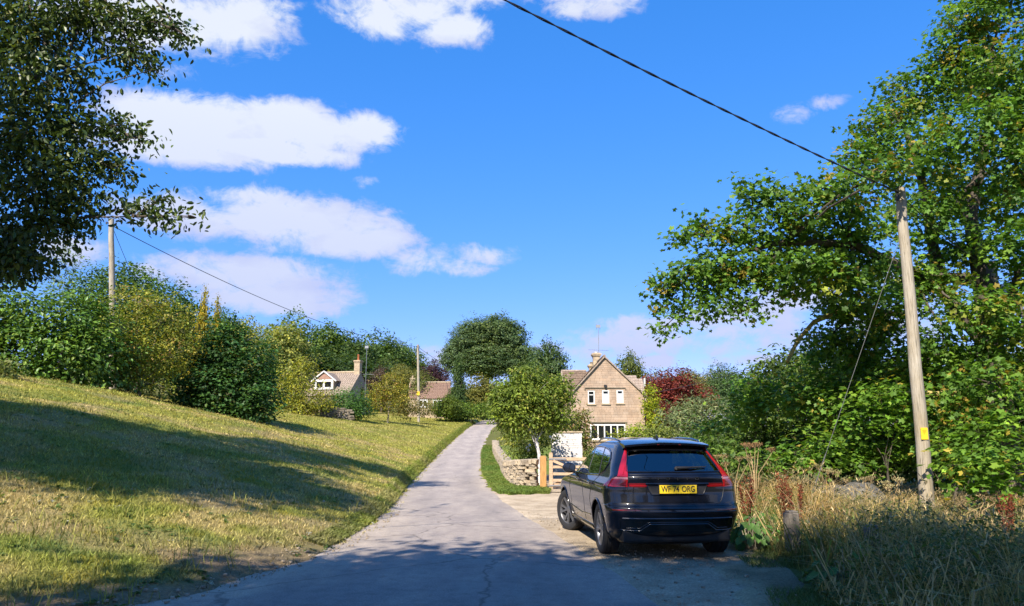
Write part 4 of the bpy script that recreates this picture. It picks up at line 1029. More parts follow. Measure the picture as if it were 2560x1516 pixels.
    # right wing bits stepping out behind the gable
    for (pxr, pyt, yy, s_) in ((1592, 939, 5.2, 5), (1607, 947, 3.2, 6)):
        xr2 = PX(pxr, Y0 + yy, 5) - ox; zr2 = P(pxr, pyt, Y0 + yy).z - oz; e2 = zr2 - 1.7
        mb = MB(); mb.prism([(yy - 1.6, 0), (yy + 1.6, 0), (yy + 1.6, e2), (yy, zr2 - .04), (yy - 1.6, e2)], X0, xr2 - .1, 'x'); mb.build('wing_wall', M['mortar'], t)
        rb = MB(); tiled_slope((X0, yy - 1.75, e2 - .15), (xr2, yy - 1.75, e2 - .15), (xr2, yy, zr2), (X0, yy, zr2), 9, rb, seed=s_)
        tiled_slope((xr2, yy + 1.75, e2 - .15), (X0, yy + 1.75, e2 - .15), (X0, yy, zr2), (xr2, yy, zr2), 9, rb, seed=s_ + 5)
        rb.build('wing_roof', M['tile_pale'], t)
    # chimneys behind the ridge, aerial on the taller
    yc = 4.5
    cx = (PX(1491, Y0 + yc, 7) - ox); w = 17 * (Y0 + yc) / F; zt2 = P(1491, 884, Y0 + yc).z - oz
    chimney(t, (cx, yc), w, .7, E, zt2, 1, pot_mat='white_paint', pot_h=.12)
    yc2 = 6.0; cx2 = PX(1479, Y0 + yc2, 7) - ox; zt3 = P(1479, 912, Y0 + yc2).z - oz
    chimney(t, (cx2, yc2), .42, .5, E, zt3, 1, pot_mat='stone_dark', pot_h=.2)
    antenna(t, PX(1497.5, Y0 + yc, 8) - ox, yc + .2, zt2 - 1.2, P(1494, 811, Y0 + yc).z - oz, 1.1)
    dp = MB(); dp.tube([(B + .06, .3, E - .2), (B + .06, .3, .2)], .045, 8); dp.build('downpipe', M['wire'], t)
    g = MB(); g.tube([(B + .18, -.1, E - .22), (B + .18, D, E - .22)], .06, 8); g.build('gutter', M['white_paint'], t)
    sdish = MB(); sdish.box((B + .22, 1.0, E + .9), (.06, .5, .6)); sdish.build('dormer_window', M['white_paint'], t)
    tag(t, 'honey coloured stone house with a steep gable and white windows', 'house')
    return Vector((xr + .1, Y0, ze))
HOUSE_EAVE = stone_house()

def cottage_one():
    Y0 = 97.0; oz = h1(-23, Y0) - .5
    cx = PX(842, Y0, 7); t = empty('roadside_cottage', (cx, Y0, oz), R(-14))
    k = Y0 / F; zr = P(850, 932, Y0).z - oz; L = 3.1; Lr = 60 * k / math.cos(R(14)); Ll = 85 * k
    hw = 3.2; E = zr - 2.9
    mb = MB(); mb.prism([(-hw, 0), (hw, 0), (hw, E), (0, zr - .05), (-hw, E)], -Ll, Lr - .05, 'x'); wall = mb.build('wall', M['stone_dark'], t)
    V, Q, C = blocks(lambda z: (-hw, hw) if z < E else (-hw * (zr - z) / (zr - E), hw * (zr - z) / (zr - E)), -hw, hw, 0, zr, .5, .25, 0, .05, [(.2, 1.0, E - .2, E + .8)], 15, c0=(.33, .29, .24))
    V = np.stack([Lr + .03 - V[:, 1], V[:, 0], V[:, 2]], 1)
    bo = link('stone_blocks', mesh_np('stone_blocks', V, Q, C), M['ashlar'], t); bo['kind'] = 'stuff'
    gw = MB(); gw.box((Lr + .0, .6, E + .3), (.07, .8, 1.0)); gw.build('gable_window', M['dark_glass'], t)
    rb = MB(); tiled_slope((-Ll, -hw - .2, E - .2), (Lr + .1, -hw - .2, E - .2), (Lr + .1, 0, zr), (-Ll, 0, zr), 14, rb, seed=21)
    tiled_slope((Lr + .1, hw + .2, E - .2), (-Ll, hw + .2, E - .2), (-Ll, 0, zr), (Lr + .1, 0, zr), 14, rb, seed=22)
    roof = rb.build('roof', M['tile_pale'], t)
    r = MB(); r.tube([(-Ll, 0, zr + .04), (Lr + .1, 0, zr + .04)], .12, 8); r.build('ridge', M['chimney_stone'], roof)
    # dormer
    dx = -.4; dw = 1.35; dzb, dzt = zr - 2.35, zr - 1.05; dy = -hw * .86; ap = zr - .1
    d = MB(); d.prism([(dx - dw, dzb), (dx + dw, dzb), (dx + dw, dzt), (dx, ap - .1), (dx - dw, dzt)], dy, -.3); dm = d.build('dormer', M['stone_dark'], t)
    f = window(dm, dx - dw + .08, dx + dw - .08, dzb + .05, dzt - .02, dy - .03, 2, None, bar=.28)
    g = MB(); g.prism([(dx - dw + .1, dzt + .02), (dx + dw - .1, dzt + .02), (dx, ap - .25)], dy - .02, dy - .001); g.build('gable_board', simple('gable_board', (.32, .19, .14), .8, nscale=6), dm)
    for s_ in (-1, 1):
        b = MB(); b.bar((dx + s_ * (dw + .35), dy - .12, dzt - .25), (dx, dy - .12, ap + .05), .16, .14); b.build('barge_board', M['white_paint'], dm)
        rb = MB(); pts = [(dx + s_ * (dw + .3), dy - .1, dzt - .2), (dx + s_ * (dw + .3), -.4, dzt - .2), (dx, -.2, ap), (dx, dy - .1, ap)]
        tiled_slope(*(pts if s_ > 0 else [pts[1], pts[0], pts[3], pts[2]]), 6, rb, seed=25); rb.build('dormer_roof', M['tile_pale'], dm)
    chimney(t, (Lr - .35, 0), .75, .75, E, P(890, 903, Y0).z - oz, 1, pot_h=.75)
    antenna(t, Lr + .55, .4, E, P(903, 866, Y0).z - oz, 1.4)
    tag(t, 'stone cottage with a white gabled dormer, tiled roof and chimney', 'cottage')
cottage_one()

def cottage_two():
    Y0 = 100.0; oz = h1(-11, Y0) - .6
    cx = PX(1075, Y0, 6); t = empty('low_cottage', (cx, Y0, oz), R(6)); k = Y0 / F
    zr = P(1075, 957, Y0).z - oz; a, b = -54 * k, 50 * k; hw = 2.6; E = P(1075, 997, Y0).z - oz
    mb = MB(); mb.prism([(-hw, 0), (hw, 0), (hw, E), (0, zr - .05), (-hw, E)], a + .1, b, 'x'); mb.build('wall', M['chimney_stone'], t)
    rb = MB(); tiled_slope((a, -hw - .2, E - .15), (b, -hw - .2, E - .15), (b, 0, zr), (a + .2, 0, zr), 11, rb, seed=31)
    tiled_slope((b, hw + .2, E - .15), (a, hw + .2, E - .15), (a + .2, 0, zr), (b, 0, zr), 11, rb, seed=32)
    roof = rb.build('roof', M['tile_brown'], t); roof.data.materials.clear(); roof.data.materials.append(simple('tile_red', (.20, .12, .085), .9, nscale=5, namt=.4, bmp=.4, stretch=(2.5, 1, 1)))
    r = MB(); r.tube([(a + .2, 0, zr + .04), (b, 0, zr + .06)], .11, 8); r.build('ridge', M['chimney_stone'], roof)
    chimney(t, (a + .55, 0), .55, .6, E, P(1030, 946, Y0).z - oz, 1, pot_h=.3, pot_mat='chimney_stone')
    for q in (-.9, .9): window(t, q - .6, q + .6, E - 1.25, E - .25, -hw - .05, 2, None, bar=.16)
    tag(t, 'low stone cottage with a red brown roof behind the far telegraph pole', 'cottage')
cottage_two()

# ------------------------------------------------------------------ walls, gate
def stone_mesh(seed):
    rr = random.Random(seed); bm = bmesh.new(); bmesh.ops.create_cube(bm, size=1.0)
    bmesh.ops.bevel(bm, geom=list(bm.edges), offset=.12, segments=1, affect='EDGES')
    for v in bm.verts: v.co += Vector((rr.uniform(-.06, .06), rr.uniform(-.06, .06), rr.uniform(-.06, .06)))
    me = bpy.data.meshes.new('stone'); bm.to_mesh(me); bm.free(); me.materials.append(M['rubble']); return me
STONES = [stone_mesh(i) for i in range(7)]
def path_at(pts, s):
    for i in range(len(pts) - 1):
        a, b = Vector(pts[i]), Vector(pts[i + 1]); L = (b - a).length
        if s <= L or i == len(pts) - 2:
            return a + (b - a) * (s / L), (b - a).normalized()
        s -= L
def dry_wall():
    pts = [(.84, 24.95), (.52, 25.02), (.32, 25.35), (.18, 26.2), (.06, 27.6), (-.06, 29.5), (-.2, 33), (-.32, 37), (-.6, 42), (-1.0, 50), (-1.25, 58)]
    t = empty('dry_stone_wall', (pts[0][0], pts[0][1], h1(*pts[0]))); o = t.location.copy(); rr = random.Random(3)
    def put(c, ang, size, tilt=0):
        s = bpy.data.objects.new('stone', STONES[rr.randrange(7)]); COL.objects.link(s); s.parent = t
        s.location = Vector(c) - o; s.rotation_euler = (rr.uniform(-.05, .05), tilt + rr.uniform(-.05, .05), ang + rr.uniform(-.04, .04)); s.scale = size
    tp = lambda s: float(np.interp(s, [0, 1, 4, 10, 20], [1.0, .92, .72, .6, .55]))
    zrow = 0.0; rows = []
    while zrow < .80:
        h = rr.uniform(.065, .12); rows.append((zrow, h)); zrow += h
    n = 0
    for z0, h in rows:
        s = rr.uniform(0, .1)
        while s < 5.2 and n < 250:
            L = rr.uniform(.14, .36); p, d = path_at(pts, s + L / 2)
            put((p.x, p.y, h1(p.x, p.y) - .04 + (z0 + h / 2) * tp(s)), math.atan2(d.y, d.x), (L * 1.03, .42 + rr.uniform(-.03, .05), h * 1.08 * tp(s))); s += L; n += 1
    s = 0
    while s < 5.2:   # flat copes laid on edge
        L = rr.uniform(.10, .2); p, d = path_at(pts, s + L / 2); put((p.x, p.y, h1(p.x, p.y) - .04 + zrow * tp(s) + .07), math.atan2(d.y, d.x), (L, .5 + rr.uniform(-.05, .05), .17 + rr.uniform(-.02, .03)), rr.uniform(-.25, .1)); s += L
    # the rest of the wall runs on beside the lane, its stones too small to pick apart
    mb = MB(); base = STONES[0]
    for z0, h in rows + [(zrow, .16)]:
        s = 5.2
        while s < 33:
            L = rr.uniform(.25, .6); p, d = path_at(pts, s + L / 2); ang = math.atan2(d.y, d.x); me = STONES[rr.randrange(7)]
            Mx = Matrix.Translation(Vector((p.x, p.y, h1(p.x, p.y) - .04 + (z0 + h / 2) * tp(s))) - o) @ Matrix.Rotation(ang, 4, 'Z') @ Matrix.Diagonal((L * 1.03, .44 + rr.uniform(-.03, .05), h * 1.08, 1))
            mb.add([Mx @ v.co for v in me.vertices], [tuple(f.vertices) for f in me.polygons]); s += L
    q = mb.build('stone_courses', M['rubble'], t); q['kind'] = 'stuff'
    tag(t, 'curving dry stone wall with flat cope stones beside the lane', 'wall')
dry_wall()

def gate():
    y = 24.95; z0 = h1(1.0, y) - .02
    p = MB(); p.box((0, 0, .53), (.20, .20, 1.06)); p.box((0, 0, 1.075), (.17, .17, .03))
    o = p.build('gate_post', M['oak'], bevel=.008); o.location = (1.0, y, z0)
    tag(o, 'thick golden oak gate post at the end of the stone wall', 'post')
    p = MB(); p.box((0, 0, .53), (.20, .20, 1.06)); o = p.build('gate_post', M['oak'], bevel=.008); o.location = (4.75, y, z0); tag(o, 'golden oak gate post hidden beyond the car', 'post')
    t = empty('field_gate', (1.16, y, z0 + .04))
    b = MB(); b.box((.09, 0, .56), (.12, .09, 1.14)); b.box((.09, 0, 1.14), (.09, .07, .03)); b.build('hanging_stile', M['gate_wood'], t, bevel=.006)
    b = MB(); b.box((3.38, 0, .52), (.10, .08, 1.0)); b.build('closing_stile', M['gate_wood'], t, bevel=.006)
    for z, h in ((.95, .10), (.70, .085), (.48, .085), (.28, .085), (.10, .085)):
        b = MB(); b.box((1.74, .0, z), (3.18, .05, h)); b.build('rail', M['gate_wood'], t, bevel=.005)
    for p0, p1 in (((.16, .052, .12), (1.75, .052, .92)), ((.16, -.052, .9), (1.2, -.052, .45)), ((3.3, .052, .12), (1.75, .056, .92))):
        b = MB(); b.bar(p0, p1, .035, .085); b.build('brace', M['gate_wood'], t)
    for z in (.95, .12):
        b = MB(); b.box((.3, -.056, z), (.56, .012, .045)); b.tube([(-.04, 0, z - .06), (-.04, 0, z + .06)], .014, 8); b.build('hinge', M['steel'], t)
    tag(t, 'five bar pale timber field gate behind the car', 'gate')
gate()

def white_wall():
    y = 31.3; x0, x1 = PX(1378, y, 1.2), PX(1456, y, 1.2); z0 = h1(2.2, y) - .2; zt = P(1420, 1082, y).z
    t = empty('white_brick_wall', ((x0 + x1) / 2, y, z0)); ox = t.location.x
    b = MB(); b.box((0, .14, (zt - z0) / 2), (x1 - x0 - .02, .2, zt - z0)); b.build('core', M['white_paint'], t)
    V, Q, C = blocks(lambda z: (x0 - ox, x1 - ox), x0 - ox, x1 - ox, 0, zt - z0, .225, .075, 0, .06, [], 44, c0=(.76, .75, .74), gap=.01)
    C = np.clip(C, .68, .8)
    br = link('bricks', mesh_np('bricks', V, Q, C), M['ashlar'], t); br['kind'] = 'stuff'
    c = MB(); c.box((0, .12, zt - z0 + .03), (x1 - x0 + .06, .34, .06)); c.build('coping', M['chimney_stone'], t)
    tag(t, 'white painted brick garden wall dappled with leaf shade', 'wall')
    # low mossy wall bits by the yellow bush
    t = empty('garden_wall', P(800, 1040, 63)); t.location.z = h1(t.location.x, 63); rr = random.Random(9); mb = MB()
    for r_ in range(6):
        s = -1.6
        while s < 2.4:
            L = rr.uniform(.3, .6); me = STONES[rr.randrange(7)]; xx = t.location.x + s; zz = h1(xx, 63 + s * .5) - t.location.z
            Mx = Matrix.Translation((s, s * .5, zz + r_ * .16)) @ Matrix.Rotation(.46, 4, 'Z') @ Matrix.Diagonal((L * 1.1, .5, .17, 1))
            mb.add([Mx @ v.co for v in me.vertices], [tuple(f.vertices) for f in me.polygons]); s += L
    q = mb.build('stone_courses', M['stone_dark'], t); q['kind'] = 'stuff'
    tag(t, 'low dark stone garden wall in front of the cottages', 'wall')
white_wall()

# ------------------------------------------------------------------ the car
def car_mats():
    M['paint'] = simple('car_paint', (.004, .0045, .008), .35, coat=1.0, spec=.15)
    M['gloss_black'] = simple('gloss_black', (.004, .004, .005), .12, coat=.6)
    M['trim'] = simple('black_plastic', (.012, .012, .013), .55)
    M['rubber'] = simple('rubber', (.016, .016, .017), .85, nscale=40, namt=.2)
    M['rim'] = simple('rim_grey', (.20, .20, .21), .38, metal=.7)
    M['rim_edge'] = simple('rim_edge', (.45, .45, .47), .3, metal=.9)
    M['disc'] = simple('brake_disc', (.25, .25, .26), .4, metal=.9)
    M['chrome_dark'] = simple('dark_chrome', (.08, .08, .085), .2, metal=.9)
    M['lamp_red'] = simple('lamp_red', (.30, .006, .009), .12, coat=1.0)
    M['lamp_dark'] = simple('lamp_dark_red', (.14, .006, .006), .15, coat=1.0)
    M['lamp_pale'] = simple('lamp_pale', (.42, .16, .15), .12, coat=1.0)
    M['reflector'] = simple('reflector_red', (.16, .01, .012), .2, coat=1.0)
    M['plate_yellow'] = simple('plate_yellow', (.72, .50, .015), .4)
    M['seat'] = simple('seat_cloth', (.02, .02, .022), .9)
    m, nt, b = new_mat('car_glass'); nt.nodes.remove(b)
    g = nt.nodes.new('ShaderNodeBsdfGlossy'); g.inputs['Roughness'].default_value = .02; g.inputs[0].default_value = (1, 1, 1, 1)
    tr = nt.nodes.new('ShaderNodeBsdfTransparent'); tr.inputs[0].default_value = (.20, .23, .25, 1)
    fr = nt.nodes.new('ShaderNodeFresnel'); fr.inputs[0].default_value = 2.2
    mx = nt.nodes.new('ShaderNodeMixShader'); nt.links.new(fr.outputs[0], mx.inputs[0]); nt.links.new(tr.outputs[0], mx.inputs[1]); nt.links.new(g.outputs[0], mx.inputs[2])
    nt.links.new(mx.outputs[0], nt.nodes['Material Output'].inputs[0]); M['car_glass'] = m
car_mats()
_cz = np.linspace(.18, 1.655, 400)
def _cs(z, v, w=15):
    a = np.interp(_cz, z, v); k = np.hanning(w + 2)[1:-1]; k /= k.sum(); return np.convolve(np.pad(a, w // 2, mode='edge'), k, 'valid')
_YR = _cs([.18, .22, .30, .37, .42, .50, .56, .62, .69, .725, .75, .80, .90, 1.0, 1.06, 1.10, 1.135, 1.16, 1.20, 1.30, 1.40, 1.50, 1.56, 1.60, 1.63, 1.655],
          [.40, .34, .20, .10, .07, .05, .03, .00, .00, .015, .055, .065, .085, .085, .065, .055, .06, .10, .15, .26, .37, .475, .54, .60, .95, 1.45], 11)
_WW = _cs([.18, .22, .28, .36, .50, .62, .75, .88, .96, 1.01, 1.05, 1.09, 1.14, 1.22, 1.30, 1.40, 1.50, 1.555, 1.59, 1.62, 1.655],
          [.76, .80, .86, .895, .925, .945, .95, .952, .945, .925, .895, .868, .845, .815, .782, .738, .690, .650, .60, .50, .24], 11)
_YF = _cs([.18, .30, .40, .60, .75, .85, .92, .97, 1.0, 1.04, 1.08, 1.20, 1.30, 1.40, 1.50, 1.56, 1.60, 1.63, 1.655],
          [4.45, 4.60, 4.66, 4.70, 4.68, 4.60, 4.42, 4.10, 3.80, 3.55, 3.42, 3.2, 3.02, 2.84, 2.62, 2.42, 2.2, 2.0, 1.75], 7)
CN, CL_, CNF, CLF = 2.75, .46, 2.6, .55
cyr = lambda z: float(np.interp(z, _cz, _YR)); cww = lambda z: float(np.interp(z, _cz, _WW)); cyf = lambda z: float(np.interp(z, _cz, _YF))
def CS0(a, z):
    """skin of the car: a runs from tail centre (0) round the corner (1) along the side, z is height"""
    s = 1 if a >= 0 else -1; a = abs(a); w, yr, yf = cww(z), cyr(z), cyf(z)
    if a <= 1:
        t = a * math.pi / 2; x = w * max(math.sin(t), 0) ** (2 / CN); y = yr + CL_ * (1 - max(math.cos(t), 0) ** (2 / CN))
    else:
        x = w; y = yr + CL_ + (a - 1)
        if y > yf - CLF:
            q = min((y - (yf - CLF)) / CLF, .9999); x = w * (1 - q ** CNF) ** (1 / CNF)
    return Vector((s * x, y, z))
def CS(a, z, off=0.0):
    p = CS0(a, z)
    if off:
        e = .012; da = CS0(a + e, z) - CS0(a - e, z); dz = CS0(a, min(z + e, 1.65)) - CS0(a, z - e)
        n = da.cross(dz)
        if n.length > 1e-9:
            n.normalize(); q = Vector((p.x, p.y - 1.6, 0))
            if n.dot(q) < 0: n = -n
            p = p + n * off
    return p
def ax(x, z):  # tail position x -> a
    s = 1 if x >= 0 else -1; r = min(abs(x) / cww(z), 1); return s * math.asin(r ** (CN / 2)) / (math.pi / 2)
def ay(y, z, s=-1):  # side position y -> a
    q = (y - cyr(z)) / CL_
    if q >= 1: return s * (1 + y - cyr(z) - CL_)
    return s * math.acos(max(0, 1 - max(q, 0)) ** (CN / 2)) / (math.pi / 2)
def inpoly(p, poly):
    x, y = p; c = False; n = len(poly)
    for i in range(n):
        (x1, y1), (x2, y2) = poly[i], poly[i - 1]
        if (y1 > y) != (y2 > y) and x < (x2 - x1) * (y - y1) / (y2 - y1) + x1: c = not c
    return c

SIDE_WIN = [[(3.16, 1.085), (2.62, 1.425), (2.45, 1.468), (2.12, 1.49), (2.04, 1.10)],
            [(1.98, 1.10), (2.06, 1.492), (1.75, 1.50), (1.46, 1.492), (1.20, 1.125)],
            [(1.14, 1.13), (1.40, 1.488), (1.12, 1.462), (.93, 1.42), (.80, 1.345), (.80, 1.29), (.90, 1.20)]]
REAR_WIN = [(-.665, 1.185), (.665, 1.185), (.645, 1.25), (.60, 1.36), (.555, 1.47), (0, 1.48), (-.555, 1.47), (-.60, 1.36), (-.645, 1.25)]

def car():
    t = empty('parked_car', (2.27, 10.58, h1(2.27, 11.4) + .0), R(5.6))
    AX = (.95, 3.80); RW_ = .365
    # --- body shell
    zs = np.concatenate([np.arange(.20, .82, .021), np.arange(.82, 1.50, .016), np.arange(1.50, 1.655, .012), [1.655]])
    ta = np.concatenate([np.linspace(0, .9, 20), np.linspace(.925, 1, 6)]); ns, nf = 128, 20
    V = []; ring = None
    for z in zs:
        z = float(z); yr, yf = cyr(z), cyf(z); half = [CS0(a, z) for a in ta]
        y0, y1 = yr + CL_, max(yf - CLF, yr + CL_ + .05)
        for i in range(1, ns + 1): half.append(Vector((cww(z), y0 + (y1 - y0) * i / ns, z)))
        for i in range(1, nf + 1):
            q = math.sin(i / nf * math.pi / 2); x = cww(z) * max(0, (1 - q ** CNF)) ** (1 / CNF) if i < nf else 0
            half.append(Vector((x, y1 + CLF * q, z)))
        k = len(half); ring = half + [Vector((-p.x, p.y, p.z)) for p in reversed(half[1:-1])]
        V += ring
    m = len(ring); Fc = []
    for j in range(len(zs) - 1):
        for i in range(m):
            i2 = (i + 1) % m; q = (j * m + i, j * m + i2, (j + 1) * m + i2, (j + 1) * m + i)
            c = (V[q[0]] + V[q[1]] + V[q[2]] + V[q[3]]) / 4
            if abs(c.x) > .5 * cww(c.z) and c.z < .8 and any(math.hypot(c.y - a, c.z - .36) < .415 for a in AX): continue
            if c.z > 1.05:
                if abs(c.x) > .93 * cww(c.z) * .98 and any(inpoly((c.y, c.z), w) for w in SIDE_WIN): continue
                if c.y < 1.2 and inpoly((c.x, c.z), [(x * .985, z) for x, z in REAR_WIN]) and abs(c.x) < .72: continue
                if c.y > 2.3 and c.z > 1.1 and c.z < 1.47 and abs(c.x) < .80 * cww(c.z): continue
            Fc.append(q)
    Fc.append(tuple(range(m - 1, -1, -1))); Fc.append(tuple((len(zs) - 1) * m + i for i in range(m)))
    me = bpy.data.meshes.new('body'); me.from_pydata([tuple(v) for v in V], [], Fc); me.polygons.foreach_set('use_smooth', np.ones(len(me.polygons), dtype=bool)); me.set_sharp_from_angle(angle=R(38))
    body = link('body', me, M['paint'], t)
    def patch(name, poly, mat, off=.004, parent=body, cuts=5, rim=.012):
        """a panel laid on the skin; poly in (a, z)"""
        bm = bmesh.new(); vs = [bm.verts.new((a, 0, z)) for a, z in poly]; bm.faces.new(vs)
        bmesh.ops.triangulate(bm, faces=bm.faces[:])
        for _ in range(12):
            es = [e for e in bm.edges if (CS0(e.verts[0].co.x, e.verts[0].co.z) - CS0(e.verts[1].co.x, e.verts[1].co.z)).length > .06]
            if not es: break
            bmesh.ops.subdivide_edges(bm, edges=es, cuts=1, use_grid_fill=False); bmesh.ops.triangulate(bm, faces=bm.faces[:])
        be = [e for e in bm.edges if len(e.link_faces) == 1]; inner = set()
        if rim:
            ex = bmesh.ops.extrude_edge_only(bm, edges=be); inner = {g for g in ex['geom'] if isinstance(g, bmesh.types.BMVert)}
        for v in bm.verts: v.co = CS(v.co.x, v.co.z, off - rim if v in inner else off)
        bmesh.ops.recalc_face_normals(bm, faces=bm.faces)
        mm = bpy.data.meshes.new(name); bm.to_mesh(mm); bm.free(); mm.polygons.foreach_set('use_smooth', np.ones(len(mm.polygons), dtype=bool)); mm.set_sharp_from_angle(angle=R(40))
        return link(name, mm, mat, parent)
    def line(name, pts, r, mat, off=.004, parent=body, sides=6, dens=.05):
        """a raised bead or shut line following the skin; pts in (a, z)"""
        o = []
        for i in range(len(pts) - 1):
            n = max(2, int(((CS0(*pts[i]) - CS0(*pts[i + 1])).length) / dens) + 1)
            for k in range(n if i < len(pts) - 2 else n + 1):
                u = k / n; o.append(CS(pts[i][0] + (pts[i + 1][0] - pts[i][0]) * u, pts[i][1] + (pts[i + 1][1] - pts[i][1]) * u, off))
        mb = MB(); mb.tube(o, r, sides); return mb.build(name, mat, parent, smooth=True)
    # --- glass
    sgn = (-1, 1)
    for s in sgn:
        for w in SIDE_WIN:
            poly = [(ay(y, z, s), z) for y, z in w]; g = patch('side_window', poly, M['car_glass'], .002, t, rim=0)
        big = [(3.24, 1.06), (2.66, 1.44), (2.46, 1.488), (2.10, 1.51), (1.75, 1.518), (1.40, 1.508), (1.10, 1.48), (.90, 1.432), (.77, 1.35), (.77, 1.28), (.88, 1.18), (1.12, 1.105), (2.0, 1.075), (3.24, 1.06)]
        line('window_trim', [(ay(y, z, s), z) for y, z in big], .011, M['gloss_black'], .004, t)
        for (p0, p1, wd) in (((2.01, 1.09), (2.09, 1.50), .032), ((1.17, 1.115), (1.43, 1.50), .03)):
            line('door_pillar', [(ay(p0[0], p0[1], s), p0[1]), (ay(p1[0], p1[1], s), p1[1])], wd, M['trim'], -.022, t)
    rw = patch('rear_window', [(ax(x, z), z) for x, z in REAR_WIN], M['car_glass'], .002, t, rim=0)
    fr = [(ax(x, z), z) for x, z in REAR_WIN]; line('window_seal', fr + [fr[0]], .013, M['gloss_black'], .002, t)
    mb = MB(); rows = []
    for i in range(9):
        z = 1.09 + (1.49 - 1.09) * i / 8; y1 = cyf(z); rows.append([(u * cww(z) * .86, y1 + .006 - CLF * (1 - (1 - abs(u * .86) ** CNF) ** (1 / CNF)), z) for u in np.linspace(-1, 1, 13)])
    mb.add([p for r_ in rows for p in r_], [(i * 13 + j, i * 13 + j + 1, (i + 1) * 13 + j + 1, (i + 1) * 13 + j) for i in range(8) for j in range(12)]); mb.build('windscreen', M['car_glass'], t, smooth=True)
    # --- tail lamps
    for s in sgn:
        blade = [(ax(s * .565, 1.495), 1.495), (ax(s * .586, 1.49), 1.49), (ax(s * .631, 1.36), 1.36), (ax(s * .674, 1.25), 1.25), (ax(s * .708, 1.18), 1.18), (ay(.215, 1.14, s), 1.14), (ay(.262, 1.12, s), 1.12), (ax(s * .668, 1.115), 1.115), (ax(s * .672, 1.20), 1.20), (ax(s * .650, 1.27), 1.27), (ax(s * .608, 1.38), 1.38)]
        lamp = patch('tail_lamp', blade, M['lamp_red'], .012, t)
        low = [(ax(s * .668, 1.085), 1.085), (ax(s * .672, .985), .985), (ay(.50, .985, s), .985), (ay(.44, 1.02, s), 1.02), (ay(.345, 1.085, s), 1.085)]
        patch('lamp_lens', low, M['lamp_red'], .011, lamp)
        patch('lamp_grille', [(ax(s * .69, 1.072), 1.072), (ax(s * .69, 1.0), 1.0), (ax(s * .86, 1.0), 1.0), (ax(s * .865, 1.072), 1.072)], M['lamp_dark'], .016, lamp)
        for z in (1.017, 1.036, 1.055): line('lamp_rib', [(ax(s * .69, z), z), (ax(s * .86, z), z)], .003, M['lamp_red'], .017, lamp)
        patch('reverse_lens', [(ax(s * .668, 1.112), 1.112), (ax(s * .668, 1.088), 1.088), (ay(.335, 1.088, s), 1.088), (ay(.275, 1.112, s), 1.112)], M['lamp_pale'], .012, lamp)
        patch('tailgate_lens', [(ax(s * .66, 1.036), 1.036), (ax(s * .66, .985), .985), (ax(s * .44, .985), .985), (ax(s * .375, 1.03), 1.03), (ax(s * .38, 1.038), 1.038)], M['lamp_dark'], .008, lamp)
        patch('light_bar', [(ax(s * .65, 1.014), 1.014), (ax(s * .65, 1.002), 1.002), (ax(s * .43, 1.002), 1.002), (ax(s * .41, 1.014), 1.014)], M['lamp_red'], .011, lamp)
        line('light_line', [(ax(s * .58, 1.475), 1.475), (ax(s * .622, 1.36), 1.36), (ax(s * .665, 1.24), 1.24), (ax(s * .695, 1.18), 1.18), (ax(s * .72, 1.14), 1.14)], .004, M['lamp_pale'] if False else M['lamp_red'], .017, lamp)
        patch('rear_reflector', [(ax(s * .58, .693), .693), (ax(s * .52, .677), .677), (ay(.20, .672, s), .672), (ay(.22, .69, s), .69)], M['reflector'], .006, t)
    # --- tailgate lines, handle recess, plate, badges
    line('shut_line', [(ax(-.655, 1.11), 1.11), (ax(-.655, .86), .86), (ax(-.62, .80), .80), (ax(-.58, .757), .757), (ax(.58, .757), .757), (ax(.62, .80), .80), (ax(.655, .86), .86), (ax(.655, 1.11), 1.11)], .004, M['trim'], .0015)
    line('tailgate_crease', [(ax(-.64, 1.148), 1.148), (ax(.64, 1.148), 1.148)], .010, M['paint'], .0)
    patch('plate_recess', [(ax(-.42, 1.015), 1.015), (ax(-.36, .885), .885), (ax(.36, .885), .885), (ax(.42, 1.015), 1.015)], M['trim'], .002)
    line('recess_lip', [(ax(-.42, 1.01), 1.01), (ax(-.36, .882), .882), (ax(.36, .882), .882), (ax(.42, 1.01), 1.01)], .009, M['paint'], .002)
    line('handle_bar', [(ax(-.44, 1.03), 1.03), (ax(.44, 1.03), 1.03)], .016, M['paint'], .004)
    yp = cyr(.955) - .022; pm = MB(); pm.box((0, yp, .957), (.54, .012, .128)); ph = pm.build('plate_surround', M['trim'], t)
    pm = MB(); pm.box((0, yp - .011, .957), (.520, .008, .111)); plate = pm.build('number_plate', M['plate_yellow'], t, bevel=.003)
    def text(body_, size, name, mat, parent, loc, sx=1.0, ext=.0012, space=1.0, bold=0):
        cu = bpy.data.curves.new(name, 'FONT'); cu.body = body_; cu.size = size; cu.align_x = 'CENTER'; cu.align_y = 'CENTER'; cu.extrude = ext; cu.space_character = space; cu.offset = bold
        o = bpy.data.objects.new(name, cu); COL.objects.link(o); dg = bpy.context.evaluated_depsgraph_get(); mm = bpy.data.meshes.new_from_object(o.evaluated_get(dg)); bpy.data.objects.remove(o)
        o = link(name, mm, mat, parent); o.location = loc; o.rotation_euler = (math.pi / 2, 0, 0); o.scale = (sx, 1, 1); return o
    text('WF', .112, 'plate_text', M['trim'], plate, (-.170, yp - .0165, .957), .78, bold=.0016)
    text('74', .112, 'plate_text', M['trim'], plate, (-.030, yp - .0165, .957), .78, bold=.0016)
    text('ORG', .112, 'plate_text', M['trim'], plate, (.142, yp - .0165, .957), .78, bold=.0016)
    for x in (-.100, .112):
        b = MB(); b.lathe([(0.0, -.003), (.007, -.003), (.007, .003)], 10, Matrix.Translation((x, yp - .0165, .957)) @ Matrix.Rotation(math.pi / 2, 4, 'X')); b.build('plate_bolt', M['trim'], plate)
